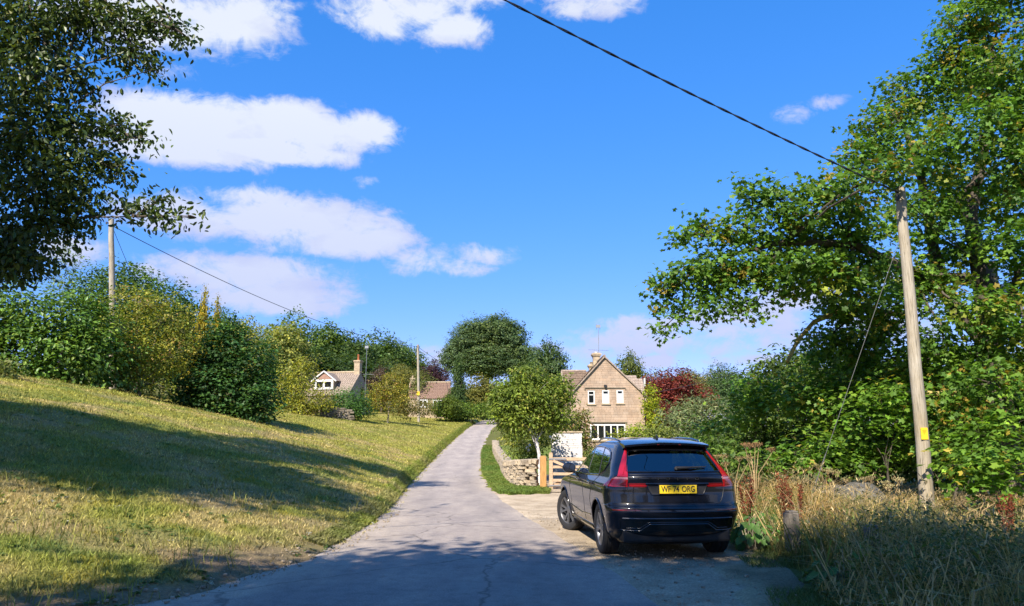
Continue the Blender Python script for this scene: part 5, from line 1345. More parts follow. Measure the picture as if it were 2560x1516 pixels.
    for i, ch in enumerate('VOLVO'):
        x = (i - 2) * .135; text(ch, .05, 'badge_letter', M['chrome_dark'], t, (x, CS(ax(x, 1.095), 1.095, .006).y, 1.095), 1.3, .002, bold=.001)
    x = -.545; text('XC60', .042, 'model_badge', M['chrome_dark'], t, (x, CS(ax(x, .935), .935, .007).y, .935), 1.2, .002).rotation_euler = (math.pi / 2, 0, R(-9))
    # --- bumper
    line('bumper_crease', [(ay(.55, .735, -1), .735), (ax(-.66, .738), .738), (ax(.66, .738), .738), (ay(.55, .735, 1), .735)], .008, M['paint'], .0)
    line('bumper_crease', [(ay(.30, .655, -1), .655), (ax(-.60, .66), .66), (ax(.60, .66), .66), (ay(.30, .655, 1), .655)], .007, M['paint'], .0)
    patch('diffuser', [(ax(-.80, .565), .565), (ax(-.80, .43), .43), (ax(-.74, .39), .39), (ax(.74, .39), .39), (ax(.80, .43), .43), (ax(.80, .565), .565)], M['gloss_black'], .004)
    line('diffuser_trim', [(ax(-.76, .575), .575), (ax(.76, .575), .575)], .012, M['chrome_dark'], .006)
    line('diffuser_trim', [(ax(-.78, .56), .56), (ax(-.78, .43), .43), (ax(-.74, .415), .415), (ax(-.52, .415), .415), (ax(-.40, .50), .50), (ax(.40, .50), .50), (ax(.52, .415), .415), (ax(.74, .415), .415), (ax(.78, .43), .43), (ax(.78, .56), .56)], .007, M['chrome_dark'], .008)
    line('diffuser_trim', [(ax(-.70, .445), .445), (ax(-.535, .445), .445), (ax(-.41, .525), .525), (ax(.41, .525), .525), (ax(.535, .445), .445), (ax(.70, .445), .445)], .004, M['chrome_dark'], .008)
    b = MB(); b.box((0, .42, .33), (1.5, .5, .16)); b.build('under_tray', M['trim'], t, bevel=.03)
    b = MB(); b.box((0, 2.35, .27), (1.52, 3.6, .10)); b.build('floor_pan', M['trim'], t)
    # --- spoiler
    mb = MB(); n = 15; rows = []
    for i in range(n):
        u = -1 + 2 * i / (n - 1); x = u * .62; bow = .10 * abs(u) ** 2.5
        yb = .395 + bow; zt_ = 1.590 - .035 * abs(u) ** 2.2
        rows.append([(x, .75 + bow * .3, zt_ + .028), (x, yb + .08, zt_ + .004), (x, yb, zt_ - .012), (x, yb + .005, zt_ - .04), (x, yb + .10, zt_ - .062), (x, .62, zt_ - .075), (x, .78, zt_ - .02)])
    k = len(rows[0]); mb.add([p for r_ in rows for p in r_], [(i * k + j, i * k + (j + 1) % k, (i + 1) * k + (j + 1) % k, (i + 1) * k + j) for i in range(n - 1) for j in range(k)] + [tuple(range(k)), tuple((n - 1) * k + j for j in range(k - 1, -1, -1))])
    sp = mb.build('spoiler', M['paint'], t, smooth=True, sharp=50)
    b = MB(); b.box((0, .405, 1.556), (.34, .006, .010)); b.build('brake_light', M['lamp_dark'], sp)
    # --- roof rails, fin, wiper, mirrors, handles
    for s in sgn:
        pts = [(s * .585, .80, 1.565), (s * .60, .90, 1.605), (s * .603, 1.2, 1.632), (s * .60, 1.8, 1.645), (s * .59, 2.2, 1.63), (s * .58, 2.42, 1.575)]
        b = MB(); b.tube(pts, [.014, .016, .016, .016, .016, .014], 8); b.build('roof_rail', M['gloss_black'], t, smooth=True)
        b = MB(); zc = 1.145; b.lathe([(0, -.05), (.08, -.05), (.115, -.03), (.125, .0), (.115, .05), (.06, .10), (0, .11)], 18, Matrix.Translation((s * 1.005, 2.92, zc)) @ Matrix.Rotation(-math.pi / 2, 4, 'X') @ Matrix.Diagonal((.95, .72, 1, 1)))
        mi = b.build('door_mirror', M['paint'], t, smooth=True)
        b = MB(); b.box((s * 1.005, 2.868, zc), (.17, .006, .125)); b.build('mirror_glass', M['dark_glass'], mi, bevel=.002)
        b = MB(); b.bar((s * .90, 2.93, 1.07), (s * 1.0, 2.93, 1.10), .07, .05); b.build('mirror_arm', M['trim'], mi)
        for y in (2.22, 1.30):
            z = .975; p0, p1 = CS(ay(y, z, s), z, .035), CS(ay(y + .22, z + .006, s), z + .006, .03)
            b = MB(); b.tube([CS(ay(y - .01, z, s), z, .0), p0, p1, CS(ay(y + .23, z, s), z, .0)], .014, 8); b.build('door_handle', M['paint'], t, smooth=True)
            patch('handle_cup', [(ay(y + .02, z - .035, s), z - .035), (ay(y + .18, z - .035, s), z - .035), (ay(y + .18, z + .03, s), z + .03), (ay(y + .02, z + .03, s), z + .03)], M['trim'], .0015, t)
        # door shut lines and sill
        for pts in ([(2.0, 1.07), (1.98, .75), (2.0, .38)], [(3.12, 1.04), (3.20, .8), (3.12, .38)], [(1.10, 1.10), (1.30, .95), (1.44, .70), (1.36, .52)]):
            line('shut_line', [(ay(y, z, s), z) for y, z in pts], .003, M['trim'], .001)
        line('sill_trim', [(ay(y, .33, s), .33) for y in (1.42, 2.0, 2.7, 3.32)], .028, M['gloss_black'], .004, t)
        line('waist_crease', [(ay(y, z, s), z) for y, z in ((.62, .93), (1.4, .955), (2.4, .95), (3.4, .92))], .010, M['paint'], -.004)
        line('flank_crease', [(ay(y, z, s), z) for y, z in ((1.5, .50), (2.2, .47), (3.2, .52))], .014, M['paint'], -.006)
        b = MB()
        for a in AX:   # arch lips
            o = []
            for i in range(25):
                th = R(-12 + 204 * i / 24); y, z = a + math.cos(th) * .418, .36 + math.sin(th) * .418
                if z > .24: o.append(CS(ay(y, z, s), z, .004))
            lip = MB(); lip.tube(o, .012, 8); lip.build('wheel_arch', M['paint'], t, smooth=True)
            w = MB(); o = []; n_ = 22
            for i in range(n_ + 1):
                th = R(-8 + 196 * i / n_); cy_, cz_ = a + math.cos(th) * .425, .36 + math.sin(th) * .425
                o += [(s * .90, cy_, cz_), (s * .50, cy_, cz_)]
            w.add(o + [(s * .50, a, .36)], [(2 * i, 2 * i + 2, 2 * i + 3, 2 * i + 1) for i in range(n_)] + [(2 * i + 1, 2 * i + 3, 2 * n_ + 2) for i in range(n_)])
            w.build('wheel_well', M['trim'], t)
    # fin and wiper
    b = MB(); b.add([(-.02, .98, 1.63), (.02, .98, 1.63), (.02, 1.16, 1.64), (-.02, 1.16, 1.64), (-.006, .985, 1.695), (.006, .985, 1.695), (.004, 1.06, 1.675), (-.004, 1.06, 1.675)], [(3, 2, 1, 0), (4, 5, 6, 7), (0, 1, 5, 4), (1, 2, 6, 5), (2, 3, 7, 6), (3, 0, 4, 7)]); b.build('roof_fin', M['gloss_black'], t, bevel=.005)
    b = MB(); p0 = CS(ax(.0 + .02, 1.215), 1.215, .03); p1 = CS(ax(.45, 1.235), 1.235, .022); b.tube([p0, p0.lerp(p1, .5) + Vector((0, -.012, 0)), p1], [.024, .014, .008], 8); b.tube([p0 + Vector((0, .05, -.015)), p0], [.025, .026], 8); b.build('rear_wiper', M['trim'], t, smooth=True)
    # --- wheels
    def wheel(x, y, s, steer):
        w = empty('wheel', (x, y, RW_), steer, t)
        Mx = Matrix.Rotation(s * math.pi / 2, 4, 'Y')
        b = MB(); hw = .118; pr = [(.245, -hw * .88), (.27, -hw), (.315, -hw * 1.04), (.345, -hw * .95), (.360, -hw * .80), (.365, -hw * .66)]
        for g in (-.40, -.05, .05, .40): pr += [(.365, hw * (g - .05) * 1.3), (.357, hw * (g - .035) * 1.3), (.357, hw * (g + .035) * 1.3), (.365, hw * (g + .05) * 1.3)]
        pr = pr[:6] + sorted(pr[6:], key=lambda q: q[1]) + [(.365, hw * .66), (.360, hw * .80), (.345, hw * .95), (.315, hw * 1.04), (.27, hw), (.245, hw * .88)]
        b.lathe(pr, 56, Mx, closed=False); b.build('tyre', M['rubber'], w, smooth=True, sharp=30)
        b = MB(); b.lathe([(.262, .100), (.255, .108), (.245, .100), (.235, .05), (.232, -.10)], 48, Mx); rim = b.build('rim', M['rim'], w, smooth=True)
        b = MB(); b.lathe([(.262, .098), (.268, .103), (.262, .108), (.256, .104)], 48, Mx); b.build('rim_edge', M['rim_edge'], rim, smooth=True)
        for i in range(5):
            for j, da in enumerate((-.17, .17)):
                a = i * 2 * math.pi / 5 + .3; a0, a1 = a + da * .55, a + da * 1.55
                p0 = Vector((math.cos(a0) * .055, math.sin(a0) * .055, .085)); p1 = Vector((math.cos(a1) * .25, math.sin(a1) * .25, .098))
                sp_ = MB(); d = (p1 - p0).normalized(); nrm = Vector((-d.y, d.x, 0)); v = []
                for p, ww, th in ((p0, .018, .05), (p0.lerp(p1, .5), .017, .034), (p1, .024, .026)):
                    v += [p + nrm * ww, p - nrm * ww, p - nrm * ww * .8 - Vector((0, 0, th)), p + nrm * ww * .8 - Vector((0, 0, th))]
                f = [(0, 1, 2, 3), (11, 10, 9, 8)]
                for q in (0, 4): f += [(q, q + 4, q + 5, q + 1), (q + 1, q + 5, q + 6, q + 2), (q + 2, q + 6, q + 7, q + 3), (q + 3, q + 7, q + 4, q)]
                sp_.add([Mx @ k_ for k_ in v], f); sp_.build('spoke', M['rim'], rim, bevel=.003)
        b = MB(); b.lathe([(0, .095), (.03, .095), (.062, .085), (.07, .06), (.07, .0)], 24, Mx); b.build('hub', M['rim'], rim, smooth=True)
        b = MB(); b.lathe([(.06, .02), (.165, .02), (.165, -.01), (.06, -.01)], 36, Mx); b.build('brake_disc', M['disc'], rim, smooth=True, sharp=30)
        b = MB(); b.lathe([(.232, -.06), (.0, -.06)], 36, Mx); b.build('wheel_back', M['trim'], rim)
    for s in sgn:
        wheel(s * .80, AX[0], s, 0); wheel(s * .80, AX[1], s, R(24))
    # --- interior
    def seat(x, y, z0, w, back_h, rake):
        b = MB(); b.box((0, .28, .16), (w, .52, .16)); b.box((0, .0, .16 + back_h / 2), (w * .96, .13, back_h), Matrix.Rotation(rake, 3, 'X')); o = b.build('seat', M['seat'], t, bevel=.04); o.location = (x, y, z0)
        return o
    for x in (-.38, .38):
        o = seat(x, 2.05, .42, .50, .66, .26)
        h = MB(); h.box((0, -.13, .90), (.27, .10, .19), Matrix.Rotation(.2, 3, 'X')); h.build('headrest', M['seat'], o, bevel=.035)
        h = MB(); h.tube([(-.05, -.10, .76), (-.05, -.12, .86)], .008, 6); h.tube([(.05, -.10, .76), (.05, -.12, .86)], .008, 6); h.build('headrest_stem', M['steel'], o)
    o = seat(0, 1.12, .42, 1.25, .60, .3)
    for x in (-.40, 0, .40):
        h = MB(); h.box((x, -.14, .80), (.24, .09, .14), Matrix.Rotation(.2, 3, 'X')); h.build('headrest', M['seat'], o, bevel=.03)
    b = MB(); b.box((0, 3.05, .90), (1.45, .55, .22)); b.build('dashboard', M['seat'], t, bevel=.05)
    b = MB(); b.lathe([(.19 + .016 * math.cos(q), .016 * math.sin(q)) for q in np.linspace(0, 6.283, 9)], 28, Matrix.Translation((.38, 2.68, .98)) @ Matrix.Rotation(R(65), 4, 'X')); b.build('steering_wheel', M['trim'], t, smooth=True)
    b = MB(); b.box((0, .75, .80), (1.2, .55, .03)); b.build('parcel_shelf', M['seat'], t)
    b = MB(); b.box((0, 2.72, 1.42), (.24, .03, .07)); b.build('mirror', M['trim'], t, bevel=.01)
    tag(t, 'black estate style car with yellow plate parked on the stony verge', 'car')
car()

# ------------------------------------------------------------------ poles and wires
def pole(name, label, base, top, r0, r1, plate=None, plate_h=1.9, cap=True, group='telegraph poles', bands=()):
    base, top = Vector(base), Vector(top); t = empty(name, base); d = top - base; rr = random.Random(int(base.y * 7))
    mb = MB(); n = 9; pts = [Vector((0, 0, -.3))] + [d * (i / n) + Vector((rr.uniform(-.012, .012), rr.uniform(-.012, .012), 0)) for i in range(n + 1)]
    mb.tube(pts, [r0] + [r0 + (r1 - r0) * i / n for i in range(n + 1)], 18); mb.build('shaft', M['pole'], t, smooth=True)
    L = d.length
    for z in bands:
        b = MB(); b.lathe([(r1 * 1.25, 0), (r1 * 1.28, .015), (r1 * 1.25, .03)], 18, Matrix.Translation(d * ((L - z) / L))); b.build('band', M['wire'], t, smooth=True)
    b = MB(); q = d * ((L - .25) / L); b.tube([q + Vector((-.12, -.12, .02)), q + Vector((.12, .12, .02))], .02, 6); b.box(q + Vector((-.15, -.15, .0)), (.06, .06, .12)); b.box(q + Vector((.15, .15, .0)), (.06, .06, .12)); b.build('wire_bracket', M['wire'], t)
    if plate:
        w, h = plate; q = d * (plate_h / L); rad = r0 + (r1 - r0) * plate_h / L
        b = MB(); b.box(q + Vector((-.02, -rad - .012, 0)), (w, .012, h)); pl_ = b.build('warning_plate', M['yellow_plate'], t)
        b = MB(); z = q + Vector((-.02, -rad - .020, h * .14)); b.add([z + Vector((-w * .36, 0, w * .30)), z + Vector((w * .36, 0, w * .30)), z + Vector((0, 0, -w * .34)), z + Vector((-w * .36, .004, w * .30)), z + Vector((w * .36, .004, w * .30)), z + Vector((0, .004, -w * .34))], [(0, 2, 1), (3, 4, 5), (0, 1, 4, 3), (1, 2, 5, 4), (2, 0, 3, 5)])
        b.build('warning_triangle', simple('plate_amber', (.62, .36, .01), .5), pl_)
    tag(t, label, 'pole', group)
    return top
def sagged(a, b, n, sag):
    a, b = Vector(a), Vector(b); return [a.lerp(b, i / n) - Vector((0, 0, sag * 4 * (i / n) * (1 - i / n))) for i in range(n + 1)]
def poles():
    bx = 7.75; by = 14.6
    topR = pole('telegraph_pole', 'near weathered pole in front of the sycamore with a yellow plate', (PX(2325, by, 0), by, h1(bx, by)), P(2250, 470, by), .13, .092, (.13, .22), 1.62)
    y = 36.0; gx = P(283, 970, y).x
    topL = pole('telegraph_pole', 'telegraph pole rising from the yellow shrub on the bank', (gx, y, h1(gx, y)), P(278, 548, y), .16, .12)
    y = 86.0; gx = P(1047, 1042, y).x
    topF = pole('telegraph_pole', 'distant telegraph pole at the crest of the grass bank', (gx, y, h1(gx, y)), P(1045, 862, y), .16, .12, (.34, .42), 3.2)
    y = 20.0; gx = P(2485, 1100, y).x
    top2 = pole('telegraph_pole', 'banded pole top half hidden inside the sycamore', (gx, y, h1(gx, y)), P(2480, 655, y), .15, .125, bands=(.45, .62, .9))
    b = MB(); q = top2 + Vector((.2, 0, -1.0)); b.box(q, (.14, .16, .75)); o = b.build('cable_box', M['steel'], bpy.data.objects['telegraph_pole.003']); o.location = -bpy.data.objects['telegraph_pole.003'].location
    # twisted service cable overhead
    A = topR - Vector((0, .0, .12)); B = Vector((A.x - .85 * 24, A.y - .53 * 24, 10.4)); n = 300
    mid = sagged(A, B, n, .35); d = (B - A).normalized(); u = d.cross(Vector((0, 0, 1))).normalized(); w = d.cross(u); mb = MB()
    for ph in (0, math.pi):
        mb.tube([p + (u * math.cos(ph + i * .62) + w * math.sin(ph + i * .62)) * .0105 for i, p in enumerate(mid)], .0105, 5)
    tag(mb.build('twisted_cable', M['wire'], smooth=True), 'thick black twisted cable slung across the open sky', 'cable')
    pb = pole('telegraph_pole', 'telegraph pole behind the viewer carrying the overhead cable', (B.x, B.y, h1(B.x, B.y)), (B.x, B.y, 10.6), .15, .11)
    mb = MB(); mb.tube(sagged(topR - Vector((0, 0, .15)), top2 - Vector((0, 0, .2)), 20, .15), .012, 5)
    tag(mb.build('short_cable', M['wire'], smooth=True), 'dark cable running from the near pole into the sycamore', 'cable')
    mb = MB(); mb.tube(sagged(topL - Vector((0, 0, .3)), topF - Vector((0, 0, .25)), 40, 1.1), .02, 5)
    tag(mb.build('phone_wire', M['wire'], smooth=True), 'wire sloping down the sky from bank pole to distant pole', 'cable')
    mb = MB(); mb.tube(sagged(topF - Vector((0, 0, .25)), P(1165, 925, 130), 20, .6), .022, 5)
    tag(mb.build('phone_wire', M['wire'], smooth=True), 'wire dropping from the distant pole into the skyline tree', 'cable')
    mb = MB(); mb.tube(sagged(topL - Vector((0, 0, .2)), P(345, 720, 41), 12, .05), .012, 5)
    tag(mb.build('drop_wire', M['wire'], smooth=True), 'thin stay wire beside the bank pole', 'cable')
    mb = MB(); mb.tube(sagged(HOUSE_EAVE, top2 - Vector((0, 0, .3)), 30, .5), .014, 5)
    tag(mb.build('drop_wire', M['wire'], smooth=True), 'thin wire rising from the house eave to the sycamore', 'cable')
    q = P(2008, 1300, 15.2); gz_ = h1(q.x, 15.2)
    a0 = topR.lerp(Vector((PX(2325, by, 0), by, 0)), .125)
    mb = MB(); mb.tube([a0, (q.x, 15.2, gz_)], .006, 5); mb.tube([Vector((q.x, 15.2, gz_)).lerp(a0, .02), Vector((q.x, 15.2, gz_)).lerp(a0, .22)], .011, 6)
    tag(mb.build('stay_wire', simple('galvanised', (.10, .105, .10), .6), smooth=True), 'steel stay wire slanting from the near pole to the weeds', 'cable')
poles()

def fence_posts():
    for (px, py_t, y, w, lab) in ((1978, 1282, 11.0, .15, 'squat weathered fence post behind the red dock stalks'), (2178, 1318, 9.6, .12, 'broken grey fence post sunk among the shaded weeds')):
        q = P(px, py_t, y); z0 = h1(q.x, y); hh = q.z - z0
        b = MB(); b.box((0, 0, hh / 2 - .1), (w * 1.1, w, hh + .2)); b.box((.01, 0, hh + .012), (w * .9, w * .8, .03))
        o = b.build('fence_post', M['grey_wood'], bevel=.012); o.location = (q.x, y, z0); o.rotation_euler = (.02, -.03, .3)
        tag(o, lab, 'post', 'old fence posts')
fence_posts()

def tarp():
    y = 15.6; c = P(2125, 1205, y); z0 = h1(c.x, y); n, m = 46, 34; V = []; Q = []
    for j in range(m + 1):
        for i in range(n + 1):
            u, v = i / n * 2 - 1, j / m * 2 - 1
            dome = max(0, 1 - abs(u) ** 4) ** .5 * max(0, 1 - abs(v) ** 4) ** .5
            hgt = (.62 + .12 * u * -1 + .08 * math.sin(u * 4)) * dome
            fold = .035 * math.sin(9 * u + 5 * v * abs(v) + 3 * math.sin(3 * u)) * (1.2 - dome * .6) + .02 * math.sin(21 * v + 6 * u)
            V.append((u * (.78 + .05 * math.sin(5 * v)), v * .55 + fold * .5, hgt + fold))
    for j in range(m):
        for i in range(n):
            a = j * (n + 1) + i; Q.append((a, a + 1, a + n + 2, a + n + 1))
    me = mesh_np('tarpaulin', np.array(V), np.array(Q), smooth=True)
    o = link('tarpaulin', me, M['tarp']); o.location = (c.x, y, z0); o.rotation_euler = (0, 0, -.25)
    tag(o, 'crumpled grey tarpaulin over a low heap in the weeds', 'tarpaulin')
tarp()

# ------------------------------------------------------------------ grass and weeds
def blades(name, x, y, hgt, wid, col, lean, rng, seg=1, parent=None, zoff=0.0, mat='grass', curl=.5):
    n = len(x); z = H(x, y) + zoff; a = rng.random(n) * 6.283; b = rng.random(n) * 6.283
    ux, uy = np.cos(a) * wid / 2, np.sin(a) * wid / 2
    lx, ly = np.cos(b) * lean * hgt, np.sin(b) * lean * hgt
    P0 = np.stack([x - ux, y - uy, z - .01], 1); P1 = np.stack([x + ux, y + uy, z - .01], 1)
    if seg == 1:
        P2 = np.stack([x + lx, y + ly, z + hgt], 1)
        V = np.stack([P0, P1, P2], 1).reshape(-1, 3); T = np.arange(3 * n).reshape(-1, 3); k = 3
    else:
        mx, my = x + lx * .3, y + ly * .3
        M0 = np.stack([mx - ux * .7, my - uy * .7, z + hgt * .6], 1); M1 = np.stack([mx + ux * .7, my + uy * .7, z + hgt * .6], 1)
        P2 = np.stack([x + lx, y + ly, z + hgt * (1 - curl * lean * .5)], 1)
        V = np.stack([P0, P1, M0, M1, P2], 1).reshape(-1, 3); o = np.arange(n)[:, None] * 5
        T = np.concatenate([o + [[0, 1, 3]], o + [[0, 3, 2]], o + [[2, 3, 4]]], 0); k = 5
    me = mesh_np(name, V, T, np.repeat(col, k, 0))
    return link(name, me, M[mat], parent)

def grass():
    rng = np.random.default_rng(77)
    # the mown bank: density falls with distance, blades widen with it
    N = 330000
    y = 5.0 * np.exp(rng.random(N) * math.log(95 / 5.0)); x = rcx(y) - rhw(y) + .25 - rng.random(N) ** 1.0 * (np.minimum(24, y * .80 + 3))
    keep = (x > -.76 * y - 2.5); x, y = x[keep], y[keep]
    sl = (rcx(y) - rhw(y)) - x; ed = fbm(x, y, .9, 31)
    keep = (sl + (ed - .5) * 1.2 > np.interp(y, [5, 10, 16], [.75, .5, 0])) | (rng.random(len(x)) < .08); x, y = x[keep], y[keep]
    bare = sstep(.60, .70, fbm(x, y, 1.6, 77)) * (y < 40); keep = rng.random(len(x)) > bare * .45; x, y = x[keep], y[keep]
    tuft = sstep(.56, .74, fbm(x, y, .8, 51)); clump = sstep(.5, .8, fbm(x, y, 2.6, 71))
    hgt = (.028 + .03 * rng.random(len(x)) + .07 * tuft * rng.random(len(x)) * (.4 + clump)) * np.interp(y, [5, 30, 90], [1, 1.15, 1.7])
    wid = .0045 * np.maximum(y, 7) ** .62
    col = turf_colour(x, y) * np.exp(rng.normal(0, .34, len(x)))[:, None] * 1.12
    blu = (sstep(.64, .72, fbm(x, y, 1.2, 101)) * (y < 30))[:, None] * .5
    col = col * (1 - blu) + np.array([.075, .15, .06]) * blu
    yl = (sstep(.66, .74, fbm(x, y, 1.0, 121)) * (y < 40))[:, None] * .5
    col = col * (1 - yl) + np.array([.33, .27, .02]) * yl
    o = blades('grass', x, y, hgt, wid, col, .9, rng)
    tag(o, 'patchy sunburnt grass on the bank', 'grass', kind='stuff')
    # long stalks here and there and the fringe along the lane
    N = 11000; y = 7 * np.exp(rng.random(N) * math.log(9)); x = rcx(y) - rhw(y) - rng.random(N) * np.minimum(18, y * .7)
    k = fbm(x, y, .9, 131) > .55; x, y = x[k], y[k]; n = len(x)
    o = blades('tall_grass', x, y, .10 + .16 * rng.random(n), .004 * np.maximum(y, 8) ** .5, np.array([.27, .26, .07]) * np.exp(rng.normal(0, .3, n))[:, None], .7, rng, 2)
    tag(o, 'taller wispy grass tufts on the bank', 'grass', kind='stuff')
    N = 26000; y = 12 + 85 * rng.random(N) ** 1.6; x = rcx(y) - rhw(y) - .02 - .35 * rng.random(N)
    o = blades('fringe_grass', x, y, (.07 + .10 * rng.random(N)) * np.interp(y, [12, 20, 90], [.45, 1, 1.3]), .005 * np.maximum(y, 8) ** .6, turf_colour(x, y) * np.exp(rng.normal(0, .25, N))[:, None] * np.array([.8, .95, .8]), .9, rng, 2)
    tag(o, 'grass fringe overhanging the edge of the lane', 'grass', kind='stuff')
    # lush verge between lane and stone wall
    N = 46000; y = 22.6 + 36 * rng.random(N) ** 1.7; x0 = rcx(y) + rhw(y) + .05; x1 = np.interp(y, [22, 24.2, 25, 26.2, 29.5, 37, 50, 58], [1.0, 1.2, .35, 0.0, -.2, -.5, -1.2, -1.5])
    x = x0 + (x1 - x0) * rng.random(N); k = (x1 > x0) & (y > 22.9 + (fbm(x, y, .6, 3) - .5) * 1.4); x, y = x[k], y[k]; n = len(x)
    g = fbm(x, y, .8, 141)[:, None]; col = np.array([.09, .185, .03]) * (1 - g) + np.array([.20, .21, .05]) * g
    o = blades('verge_grass', x, y, (.08 + .14 * rng.random(n)) * np.interp(y, [23, 24, 60], [.8, 1, 1.2]), .0055 * y ** .55, col * np.exp(rng.normal(0, .22, n))[:, None] * 1.15, .7, rng, 2)
    tag(o, 'lush green grass between the lane and the stone wall', 'grass', kind='stuff')
    # low weeds (flat leafy rosettes) on the bank and by the stony edge
    N = 1500; y = 6 * np.exp(rng.random(N) * math.log(4)); x = rcx(y) - rhw(y) + .1 - rng.random(N) * np.minimum(12, y * .75)
    k = fbm(x, y, .9, 151) > .52; x, y = x[k], y[k]; n = len(x); per = 6
    X = np.repeat(x, per); Y = np.repeat(y, per); a = rng.random(n * per) * 6.283
    pos = np.stack([X, Y, H(X, Y) + .012], 1); dr = np.stack([np.cos(a), np.sin(a), .25 + 0 * a], 1); nr = np.stack([.3 * rng.normal(size=n * per), .3 * rng.normal(size=n * per), np.ones(n * per)], 1)
    pale = np.repeat(rng.random(n) < .10, per)[:, None]
    col = np.where(pale, np.array([.42, .42, .34]), np.array([.11, .17, .04])) * np.exp(rng.normal(0, .25, n * per))[:, None]
    me = leaf_mesh('rosette_weeds', pos, nr, dr, .05 + .05 * rng.random(n * per), col, T_DIA)
    tag(link('rosette_weeds', me, M['leaf']), 'flat leafy weeds dotted over the bank', 'weeds', kind='stuff')

def weed_x0(y): return np.interp(y, [4, 6, 8, 10, 12, 16, 20, 23], [2.5, 2.75, 3.15, 3.6, 3.8, 3.75, 4.3, 4.8])
def weeds():
    rng = np.random.default_rng(88)
    # straw-coloured long grass, in tussocks of uneven height
    N = 60000; y = 5.0 + 13 * rng.random(N) ** .8; x = weed_x0(y) + rng.random(N) ** 1.1 * 9.0
    k = (x < .70 * y + 2.2); x, y = x[k], y[k]; n = len(x)
    den = fbm(x, y, .9, 161); k = rng.random(n) < np.clip(.05 + 3.2 * (den - .36), .02, 1) * np.interp(y, [5, 9, 11.5, 14], [.95, .95, 1, 1]); x, y, den = x[k], y[k], den[k]; n = len(x); e = x - weed_x0(y)
    tus = sstep(.42, .68, fbm(x, y, .55, 163))
    hgt = (.22 + .45 * rng.random(n) + .55 * tus * rng.random(n)) * (.35 + .65 * sstep(-.1, .8, e)) * np.interp(y, [5, 8, 11, 14], [.7, .85, 1.0, 1.1]) * np.interp(x, [3.6, 5.2, 6.4, 7.5], [1.15, 1.05, .75, .52])
    g = rng.random((n, 1)); straw = np.array([.60, .42, .16]) * (1 - g) + np.array([.40, .30, .10]) * g
    red = (sstep(.56, .68, fbm(x, y, .8, 171)))[:, None] * .6; straw = straw * (1 - red) + np.array([.38, .16, .055]) * red
    grn = (sstep(.50, .64, fbm(x, y, .7, 173)))[:, None] * .75; straw = straw * (1 - grn) + np.array([.13, .17, .04]) * grn
    o = blades('dry_grass', x, y, hgt, .006 + .006 * rng.random(n), straw * np.exp(rng.normal(0, .28, n))[:, None], .75, rng, 2)
    tag(o, 'tangled straw coloured long grass beside the car', 'grass', kind='stuff')
    # broader bent blades that catch the light
    m = 4200; yy = 5.5 + 10.5 * rng.random(m); xx = weed_x0(yy) + .1 + rng.random(m) ** 1.2 * 7; kk = (xx < .7 * yy + 2) & (fbm(xx, yy, .6, 205) > .42); xx, yy = xx[kk], yy[kk]; m = len(xx)
    gg = (fbm(xx, yy, .7, 207) > .5)[:, None]; cc = np.where(gg, np.array([.15, .20, .05]), np.array([.58, .43, .20])) * np.exp(rng.normal(0, .3, m))[:, None]
    o = blades('bent_blades', xx, yy, (.3 + .55 * rng.random(m)) * np.interp(xx, [3.6, 5.2, 6.4, 7.5], [1.1, 1.0, .7, .6]), .012 + .012 * rng.random(m), cc, 1.1, rng, 2, curl=.7)
    tag(o, 'broad bent grass blades among the weeds', 'grass', kind='stuff')
    # stiff dead stalks leaning every way
    m = 2200; yy = 6 + 10.5 * rng.random(m); xx = weed_x0(yy) + .2 + rng.random(m) * 7; kk = xx < .7 * yy + 2; xx, yy = xx[kk], yy[kk]; m = len(xx)
    o = blades('dead_stalks', xx, yy, (.55 + .75 * rng.random(m)) * np.interp(xx, [3.6, 5.2, 6.4, 7.5], [1.0, .9, .6, .5]), .006 + .004 * rng.random(m), np.array([.44, .33, .18]) * np.exp(rng.normal(0, .35, m))[:, None], 1.0, rng, 2, curl=.2)
    tag(o, 'stiff dead stalks leaning among the weeds', 'weeds', kind='stuff')
    # seed heads on some stalks
    k = rng.random(n) < .07; X, Y, Hh = x[k], y[k], hgt[k]; m = len(X); per = 5
    XX, YY = np.repeat(X, per) + rng.normal(0, .03, m * per), np.repeat(Y, per) + rng.normal(0, .03, m * per)
    pos = np.stack([XX, YY, H(XX, YY) + np.repeat(Hh, per) * (.8 + .3 * rng.random(m * per))], 1); nr = rng.normal(size=(m * per, 3)); dr = rng.normal(size=(m * per, 3)) * .4 + [0, 0, 1]
    me = leaf_mesh('seed_heads', pos, nr, dr, .05 + .05 * rng.random(m * per), np.array([.42, .32, .16]) * np.exp(rng.normal(0, .3, m * per))[:, None], T_LANCE)
    tag(link('seed_heads', me, M['grass']), 'pale seed heads above the dry grass', 'grass', kind='stuff')
    # dark green nettles and bindweed low down
    N = 15000; y = 5.0 + 11.5 * rng.random(N) ** 1.25; x = weed_x0(y) + .05 + rng.random(N) ** 1.2 * 8; k = (x < .70 * y + 2) & (fbm(x, y, .9, 181) > .36); x, y = x[k], y[k]; n = len(x); per = 10
    e = np.repeat(x - weed_x0(y), per); top = np.repeat((.15 + .75 * rng.random(n) * fbm(x, y, .8, 187) * 1.6) * np.interp(x, [3.6, 5.2, 6.4, 7.5], [1, .9, .6, .5]), per) * sstep(-.2, 1.0, e)
    X = np.repeat(x, per) + rng.normal(0, .06, n * per); Y = np.repeat(y, per) + rng.normal(0, .06, n * per); a = rng.random(n * per) * 6.283
    pos = np.stack([X, Y, H(X, Y) + .02 + top * rng.random(n * per)], 1); dr = np.stack([np.cos(a), np.sin(a), -.2 + 0 * a], 1); nr = np.stack([.5 * np.cos(a), .5 * np.sin(a), .9 + 0 * a], 1) + .3 * rng.normal(size=(n * per, 3))
